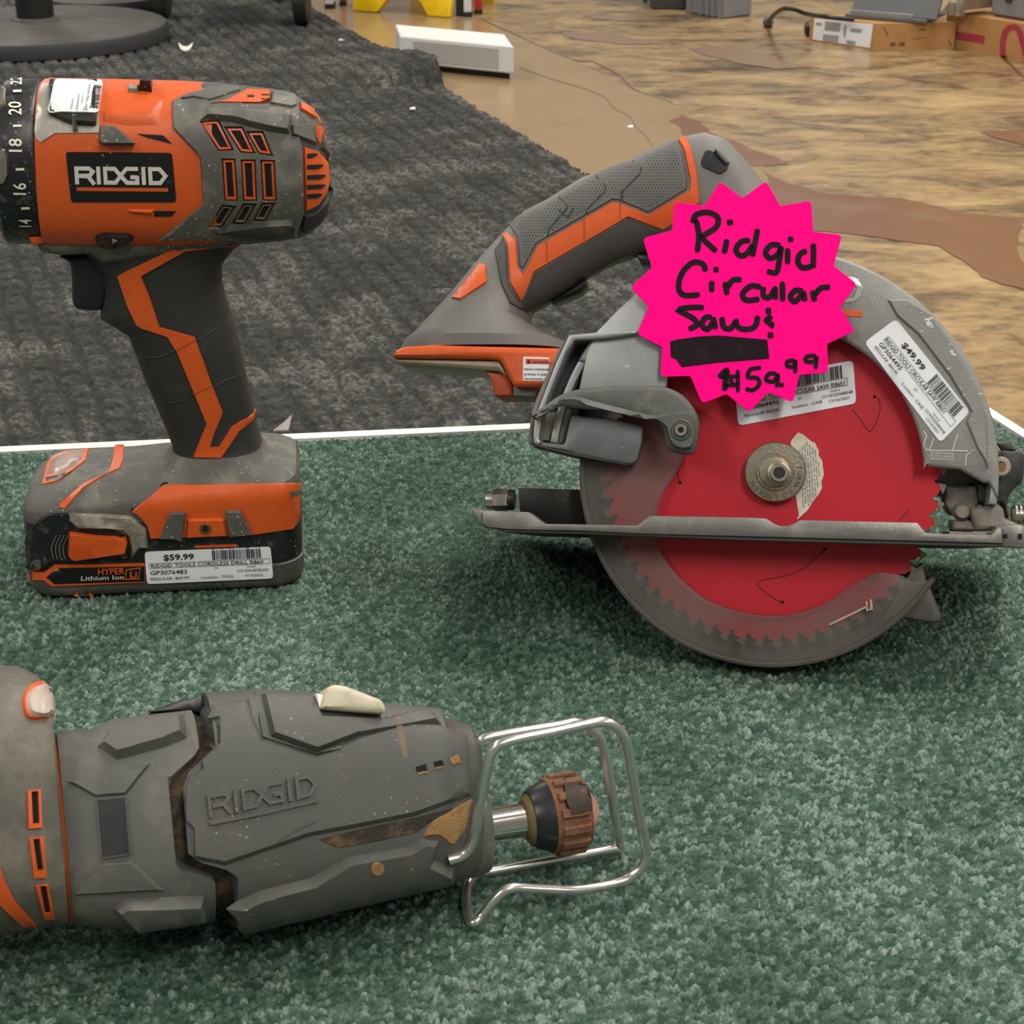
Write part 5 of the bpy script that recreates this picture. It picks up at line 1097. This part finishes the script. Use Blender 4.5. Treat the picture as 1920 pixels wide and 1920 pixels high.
# ================================================================== things on the store floor behind
def sc_at(P): return (P - CAM).dot(FW) / FPX                     # metres per photo pixel at that distance
FL = lambda x, y: onz(x, y, ZF)
Z1 = Vector((0, 0, 1))
BASEM = M('cast_base_grey', '#3f3d3b', 0.7, dirt='#5c5751', damt=0.35, dscale=12, bump=0.3, bscale=150)
BASER = M('cast_base_rim', '#26282b', 0.6)
POLEM = M('black_pole', '#151413', 0.45)
def stand_base(c, r, h, label, pole=True):
    t = thing('stand_base', c, label, 'stand base', 'round bases on the mat')
    lathe('base_disc', c, Z1, [(0.0, r * .985), (.004, r), (h * .75, r), (h, r * .985)], BASER, t, n=72)
    lathe('base_top', c + Z1 * (h - .001), Z1, [(0, r * .985), (.003, r * .96), (.010, r * .45), (.013, r * .2)], BASEM, t, n=72)
    if pole:
        lathe('pole_socket', c + Z1 * (h + .008), Z1, [(0, .058), (.006, .056), (.010, .048)], BASEM, t)
        lathe('pole', c + Z1 * (h + .012), Z1, [(0, .043), (1.3, .043)], POLEM, t)
c = FL(72, 96)
for k in range(8):
    r = 243 * sc_at(c); f = FL(72, 127); c = Vector((f.x, f.y + r, ZF)); c.x = f.x * sc_at(c) / sc_at(f)
MATH = 0.010
c1 = Vector((c.x, c.y, ZF + MATH)); stand_base(c1, r, 0.036, 'nearest round dark grey stand base with black pole at upper left')
r2 = 0.15; c2_ = FL(290 - r2 / sc_at(FL(200, 38)), 38); c2_.y = max(c2_.y, c1.y + math.sqrt((r + r2 + .01) ** 2 - (c2_.x - c1.x) ** 2))
stand_base(Vector((c2_.x, c2_.y, ZF + MATH)), r2, 0.036, 'second round dark stand base, half hidden behind the nearest one', False)
# rolling cart with two dark wheels
CARTM = M('cart_dark_metal', '#23211f', 0.5, dirt='#4a4640', damt=0.35, dscale=30)
wA, wB = FL(308, 42), FL(568, 54)
cart = thing('rolling_cart', (wA + wB) / 2, 'dark metal cart on wheels standing at the far end of the mat', 'cart')
for p, wd in ((wA, 24), (wB, 27)):
    s = sc_at(p); rr = 0.062
    lathe('wheel', p + Vector((-wd * s / 2, 0, rr + .010)), RT, [(0, rr * .9), (.003, rr), (wd * s - .003, rr), (wd * s, rr * .9)], CARTM, cart, n=36)
    boxc('wheel_fork', p + Vector((-wd * s * .42, -.012, .06)), RT * wd * s * .84, Vector((0, .024, 0)), Z1 * .20, CARTM, cart)
lg = FL(521, 12)
boxc('leg', lg + Vector((-.012, 0, .0)), RT * .03, Vector((0, .03, 0)), Z1 * .26, CARTM, cart)
boxc('lower_shelf', Vector((wA.x - .02, min(wA.y, wB.y) - .01, ZF + .22)), RT * (wB.x - wA.x + .02), Vector((0, .22, 0)), Z1 * .03, CARTM, cart)
# yellow floor sign
YEL = M('yellow_sign_plastic', '#e0b90c', 0.35, dirt='#c79a12', damt=0.25, dscale=20)
yb = FL(752, 28); sY = sc_at(yb)
YU = (FL(841, 33) - FL(660, 20)).normalized(); YV = (Z1 * .97 + Vector((-YU.y, YU.x, 0)) * .24).normalized(); YW = YU.cross(YV)
YF = Frame(yb, YU, YV, YW)
sign = thing('caution_sign', yb, 'yellow plastic folding floor sign standing on the tan floor', 'sign')
sgn = [(660, 20), (706, 23), (722, 2), (730, -4), (778, -2), (788, 4), (801, 30), (842, 33), (846, 0), (838, -300), (672, -300), (661, 0)]
prism('front_panel', rnd(sgn, 5), YF, 0.0, -0.02, YEL, sign, bev=0.004)
YB = Vector((-YU.y, YU.x, 0)); bk = Frame(yb + YB * 0.30, YU, (Z1 * .97 - YB * .24).normalized(), YU.cross((Z1 * .97 - YB * .24).normalized()))
def uvprism(name, uv, fr, w0, w1, mat, parent): 
    n = len(uv); return solid(name, [[fr.P(a, b, w1) for a, b in uv], [fr.P(a, b, w0) for a, b in uv]], mat, parent)
hw = 92 * sY
uvprism('back_panel', [(-hw, 0), (-hw * .5, 0), (-hw * .35, .05), (hw * .35, .05), (hw * .5, 0), (hw, 0), (hw * .92, .42), (-hw * .92, .42)], bk, 0, -0.02, YEL, sign)
# step stool legs beside the sign
WM = M('white_leg_metal', '#c9cbd0', 0.4, 0.2); RM = M('red_leg_metal', '#b01c22', 0.4); FT = M('rubber_foot', '#141414', 0.7)
l1, l2, l3 = FL(877, 30), FL(897, 25), FL(619, 15)
stool = thing('step_stool', (l1 + l3) / 2 + Vector((0, .1, 0)), 'folding step stool with white and red legs behind the yellow sign', 'stool')
def leg(P, wpx, mat, hgt=.72):
    s = sc_at(P); w_ = wpx * s
    boxc('foot', P + Vector((-w_ * .62, -.02, 0)), RT * w_ * 1.24, Vector((0, .05, 0)), Z1 * .012, FT, stool)
    boxc('leg', P + Vector((-w_ / 2, -.012, .010)), RT * w_, Vector((0, .03, 0)), Z1 * hgt, mat, stool)
leg(l1, 14, WM); leg(l2, 12, RM); leg(l3, 14, WM); leg(l3 + Vector((.03, .05, 0)), 9, RM)
boxc('foot_bracket', l1 + Vector((-.030, -.005, 0)), RT * .022, Vector((0, .03, 0)), Z1 * .05, FT, stool)
boxc('step', Vector((l3.x - .02, l1.y - .02, ZF + .70)), RT * (l2.x - l3.x + .05), Vector((0, .22, 0)), Z1 * .03, WM, stool)
# white ventilated box
q1, q0 = FL(963, 151), FL(751, 129)
bx = (q1 - q0); bxd = bx.normalized(); bk_ = Vector((-math.sin(math.radians(7)), math.cos(math.radians(7)), 0)); s = sc_at(q1)
hb = 63 * s; bh = 12 * s
best = min((abs(proj(q1 + bk_ * d + Z1 * hb)[1] - 64), d) for d in np.linspace(.05, .5, 90)); dep = best[1]
WB = M('white_cabinet_paint', '#cfd0cf', 0.45, var=0.02)
vb = thing('white_floor_unit', (q0 + q1) / 2 + bk_ * dep / 2, 'low white box unit with a perforated grille on the tan floor', 'vent unit')
boxc('plinth', q0 + bk_ * .012 + bxd * .008, bxd * (bx.length - .016), bk_ * (dep - .02), Z1 * (bh + .002), BLACK, vb)
boxc('cabinet', q0 + Z1 * bh, bx, bk_ * dep, Z1 * (hb - bh), WB, vb, 0.003)
gx0, gx1 = bx.length * .12, bx.length * .87; gz0, gz1 = bh + (hb - bh) * .12, bh + (hb - bh) * .86
GRM = M('grille_grey', '#bdbab6', 0.5); gp0 = q0 - bk_ * .0012
boxc('grille_plate', gp0 + bxd * gx0 + Z1 * gz0, bxd * (gx1 - gx0), bk_ * .002, Z1 * (gz1 - gz0), GRM, vb, .0003)
V, F = [], []
nx, nz = 44, 12
for i in range(nx):
    for j in range(nz):
        p = gp0 - bk_ * .0004 + bxd * (gx0 + (gx1 - gx0) * (i + .3) / nx) + Z1 * (gz0 + (gz1 - gz0) * (j + .3) / nz); k = len(V)
        a = bxd * (gx1 - gx0) / nx * .45; b = Z1 * (gz1 - gz0) / nz * .45; V += [p, p + a, p + a + b, p + b]; F.append((k, k + 1, k + 2, k + 3))
g_ = mk('grille_holes', V, F, M('grille_hole_dark', '#5d5450', 0.7), vb, smooth=False); g_['kind'] = 'stuff'
# cardboard parcels
CARD = M('cardboard', '#a87a48', 0.75, dirt='#96683a', damt=0.35, dscale=14, bump=0.15, bscale=200)
k0, k1, k2 = FL(1517, 76), FL(1638, 94), FL(1788, 91)
kx = k1 - k0; ky = Vector((-kx.y, kx.x, 0)).normalized()
dk = (k2 - k1).dot(ky) if (k2 - k1).dot(ky) > .1 else .45
s = sc_at(k1); hk = 48 * s
ks = k2 - k1
par1 = thing('cardboard_parcel', (k0 + k2) / 2, 'flat brown cardboard parcel with a white shipping label', 'box', 'cardboard parcels by the wall')
def para(name, P, X, Y, Z, mat, parent):
    if X.cross(Y).dot(Z) < 0: X, Y = Y, X; 
    return solid(name, [[P, P + X, P + X + Y, P + Y], [P + Z, P + X + Z, P + X + Y + Z, P + Y + Z]], mat, parent)
carton = para('carton', k1, ks, (k0 - k1), Z1 * hk, CARD, par1)
T1 = [carton]; L3 = crop(1200, 0, 2.667); M5 = crop(1560, 0, 5.333)
lab = panel('shipping_label', L3((872, 92), (1166, 122), (1150, 240), (862, 198)), T1, 0.0008, WHITEP, par1, ch=0.4, grid=40)
GP = M('grey_label_print', '#8f8f90', 0.7)
for q in (L3((925, 105), (1005, 114), (1000, 160), (922, 152)), L3((915, 170), (995, 178), (990, 215), (912, 205)), L3((1020, 125), (1034, 127), (1028, 185), (1016, 183)), L3((1055, 140), (1110, 146), (1106, 166), (1052, 160)), L3((1035, 200), (1080, 206), (1076, 226), (1032, 220)), L3((880, 110), (912, 114), (908, 130), (878, 126))):
    panel('label_print', q, [lab], 0.0004, GP, lab, ch=0.3, grid=40)
CPR = M('carton_print', '#5c4426', 0.7)
for q in (M5((582, 425), (636, 422), (636, 458), (580, 460)), M5((672, 428), (728, 420), (728, 458), (670, 462)), M5((860, 292), (940, 288), (940, 302), (860, 306)), M5((508, 270), (522, 270), (570, 358), (556, 360)), M5((1155, 400), (1168, 398), (1200, 458), (1186, 460)), M5((800, 384), (950, 372), (950, 380), (800, 392))):
    panel('carton_print', q, T1, 0.0006, CPR, par1, ch=0.3, grid=40)
e0, e1 = FL(1770, 86), FL(1935, 117)
ex_ = (e1 - e0); exd = ex_.normalized(); ey_ = Vector((-exd.y, exd.x, 0)); s = sc_at(e1); he = 66 * s
par2 = thing('cardboard_parcel', (e0 + e1) / 2 + ey_ * .2, 'brown cardboard parcel with red stripe and red painted numeral', 'box', 'cardboard parcels by the wall')
c2b = para('carton', e0, exd * (ex_.length + .35), ey_ * .40, Z1 * he, CARD, par2)
RED = M('red_carton_ink', '#96283a', 0.7, dirt='#a05a48', damt=0.3, dscale=30)
panel('red_stripe', M5((1240, 310), (1530, 355), (1522, 440), (1245, 395)), [c2b], 0.0008, RED, par2, ch=0.3, grid=60)
ribbons('red_numeral', [spl(M5((1710, 580), (1710, 420), (1740, 310), (1800, 270), (1860, 290), (1900, 400), (1950, 590)), 5)], 11, [c2b], 0.0008, RED, par2)
# grey panel on the first parcel
PG = M('grey_laminate_panel', '#55575a', 0.5, var=0.04)
pz = ZF + hk
h0, h1 = onz(1592, 34, pz), onz(1742, 46, pz)
hx = (h1 - h0); hy = Vector((-hx.y, hx.x, 0)).normalized()
gpn = thing('grey_tray', (h0 + h1) / 2 + Z1 * 0, 'dark grey folded panel resting on the labelled cardboard parcel', 'panel')
boxc('lower_leaf', h0 + Z1 * .001 - hx * .05 - hy * .005, hx * 1.02, hy * .16, Z1 * .010, PG, gpn, .002)
boxc('upper_leaf', h0 + Z1 * .011 + hx * .02, hx * 1.06, hy * .012, Z1 * .22 + hy * .09 + hx * .08, PG, gpn, .002)
boxc('hinge_strip', h0 + Z1 * .010 + hx * .02 - hy * .004, hx * .78, hy * .006, Z1 * .010, M('pale_hinge', '#8f9192', 0.4, .5), gpn, .001)
# cable with plug
cab = [onz(1440, 41, ZF + .012), onz(1452, 27, ZF + .06), onz(1470, 16, ZF + .11), onz(1490, 18, ZF + .11), onz(1512, 26, ZF + .095)]
cab2 = [h0 + Z1 * .006 - hx * .45 - hy * .02, h0 + Z1 * .006 - hx * .1 - hy * .015]
cord = thing('power_cord', FL(1442, 44), 'black power cord with plug draped off the cardboard parcel', 'cord')
tube('cable', spl(cab + [onz(1545, 31, pz + .008), onz(1600, 37, pz + .006)], 5), .005, POLEM, cord, n=8)
lathe('plug_body', cab[0] - Z1 * .002, (cab[1] - cab[0]), [(-.012, .009), (.0, .013), (.02, .013), (.035, .007)], M('plug_grey', '#4a4a46', .5), cord, n=12)
for d in (-.004, .004):
    lathe('plug_pin', cab[0] + RT * d, (cab[0] - cab[1]), [(.01, .002), (.026, .002)], STEEL, cord, n=8)
# grey equipment cases
GC = M('grey_case_plastic', '#77777a', 0.5, var=0.05); GCD = M('dark_case_plastic', '#34342f', 0.5)
a0, a1 = FL(1286, 24), FL(1356, 36)
ax_ = a1 - a0; ay_ = Vector((-ax_.y, ax_.x, 0)).normalized()
gc = thing('grey_case', (a0 + a1) / 2, 'ribbed grey plastic case standing at the foot of the cream wall', 'case', 'grey cases')
boxc('case_body', a0, ax_, ay_ * .10, Z1 * .40, GC, gc, .004)
for f in (.12, .4, .58, .72, .9):
    boxc('case_rib', a0 + ax_ * f - ay_ * .006, ax_ * .05, ay_ * .008, Z1 * .38, GC, gc, .002)
gd = FL(1238, 18)
dc_ = thing('dark_case', gd, 'dark grey equipment box left of the ribbed case, partly out of frame', 'case', 'grey cases')
boxc('case_foot', gd + Vector((-.02, .0, 0)), RT * .10, Vector((0, .12, 0)), Z1 * .03, GCD, dc_, .004)
boxc('case_body', gd + Vector((-.03, .0, .03)), RT * .09, Vector((0, .14, 0)), Z1 * .34, GC, dc_, .004)
lathe('case_handle', gd + Vector((-.035, 0, .02)), Vector((-.5, 0, .6)), [(0, .008), (.16, .008)], GCD, dc_, n=10)
pz2 = ZF + he
b0 = onz(1858, 30, pz2) + Z1 * .0015
gt = thing('grey_case', b0 + RT * .1, 'light grey tool case with dark latch on top of the red-marked parcel', 'case', 'grey cases')
boxc('case_body', b0, exd * .40, ey_ * .22, Z1 * .16, GC, gt, .006)
boxc('latch', b0 + exd * .04 - ey_ * .006 + Z1 * .035, exd * .016 , ey_ * .01, Z1 * .05 + exd * .014, GCD, gt, .002)
FILM = M('clear_wrap', '#8f8577', 0.25, dirt='#b5ab9b', damt=0.4, dscale=60)
f0 = onz(1765, 30, pz2) - exd * .02
fm = [[f0 + exd * (.012 + (.07 - .012) * t / 6) + ey_ * (.012 + .02 * (t % 2)) + Z1 * (.002 if k == 0 else .012 + .03 * abs(math.sin(t * 1.9))) + ey_ * (.12 if k == 2 else 0) for t in range(7)] for k in (0, 1, 2)]
V = [p for r_ in fm for p in r_]; F = [(k * 7 + i, k * 7 + i + 1, (k + 1) * 7 + i + 1, (k + 1) * 7 + i) for k in range(2) for i in range(6)]
tag(mk('plastic_wrap', V, F, FILM), 'crumpled clear plastic wrap lying on the red-marked parcel', 'wrap')
yc = [f0 + exd * .16 + ey_ * .01 + Z1 * .03, f0 + exd * .17 + Z1 * .05, f0 + exd * .20 + ey_ * .03 + Z1 * .08]
tag(tube('yellow_strap', [f0 + exd * (.02 + .009 * t) + ey_ * .04 + Z1 * (.045 + .02 * t - .004 * t * t) for t in range(6)], .004, YEL, None, n=8), 'short yellow strap lying over the plastic wrap', 'strap')
tag(lathe('round_knob', FL(1511, 68) + Vector((-.004, .0, .018)), RT, [(0, .012), (.008, .018), (.014, .018)], BLACK, None, n=20), 'small black knob beside the labelled parcel', 'knob')

# ---- scraps and crumbs
SCR = M('white_scrap', '#d9d6d0', 0.5); FILM2 = M('grey_paper_scrap', '#8c8882', 0.5)
def scrap(name, pts, z, t, mat, label, curl=0.0):
    q = [onz(x, y, z) for x, y in pts]; cx = sum((p for p in q), Vector()) / len(q)
    r0 = [p + Z1 * (curl * ((p - cx).length / .03)) for p in q]
    if (q[1] - q[0]).cross(q[2] - q[1]).z < 0: r0.reverse()
    tag(solid(name, [r0, [p + Z1 * t for p in r0]], mat), label, 'scrap')
scrap('paper_scrap', spl([(335, 82), (342, 88), (352, 89), (362, 82), (356, 94), (346, 97), (338, 92)], 3, True), ZF + .011, .003, SCR, 'small curved white scrap lying on the dark mat')
sp_ = [onz(512, 809, 0.0012), onz(541, 808, 0.0012), onz(548, 789, .004) ]
tag(solid('paper_scrap', [[sp_[0], sp_[1], sp_[2] + Z1 * .003, lerp := (sp_[0] + sp_[2]) / 2 + Z1 * .001], [sp_[0] + Z1 * .0008, sp_[1] + Z1 * .0008, sp_[2] + Z1 * .0038, lerp + Z1 * .0008]], FILM2), 'grey triangular scrap on the shelf edge beside the drill', 'scrap')
for (x, y), lb in (((1181, 238), 'tiny white paper bit on the tan floor near the crack'), ((773, 204), 'tiny pale crumb on the mat below the white unit'), ((640, 75), 'tiny white crumb at the far edge of the mat')):
    z = ZF + (.0012 if x > 1000 else .011)
    scrap('crumb', [(x - 5, y), (x + 5, y - 2), (x + 6, y + 2), (x - 4, y + 2)], z, .002, SCR, lb)
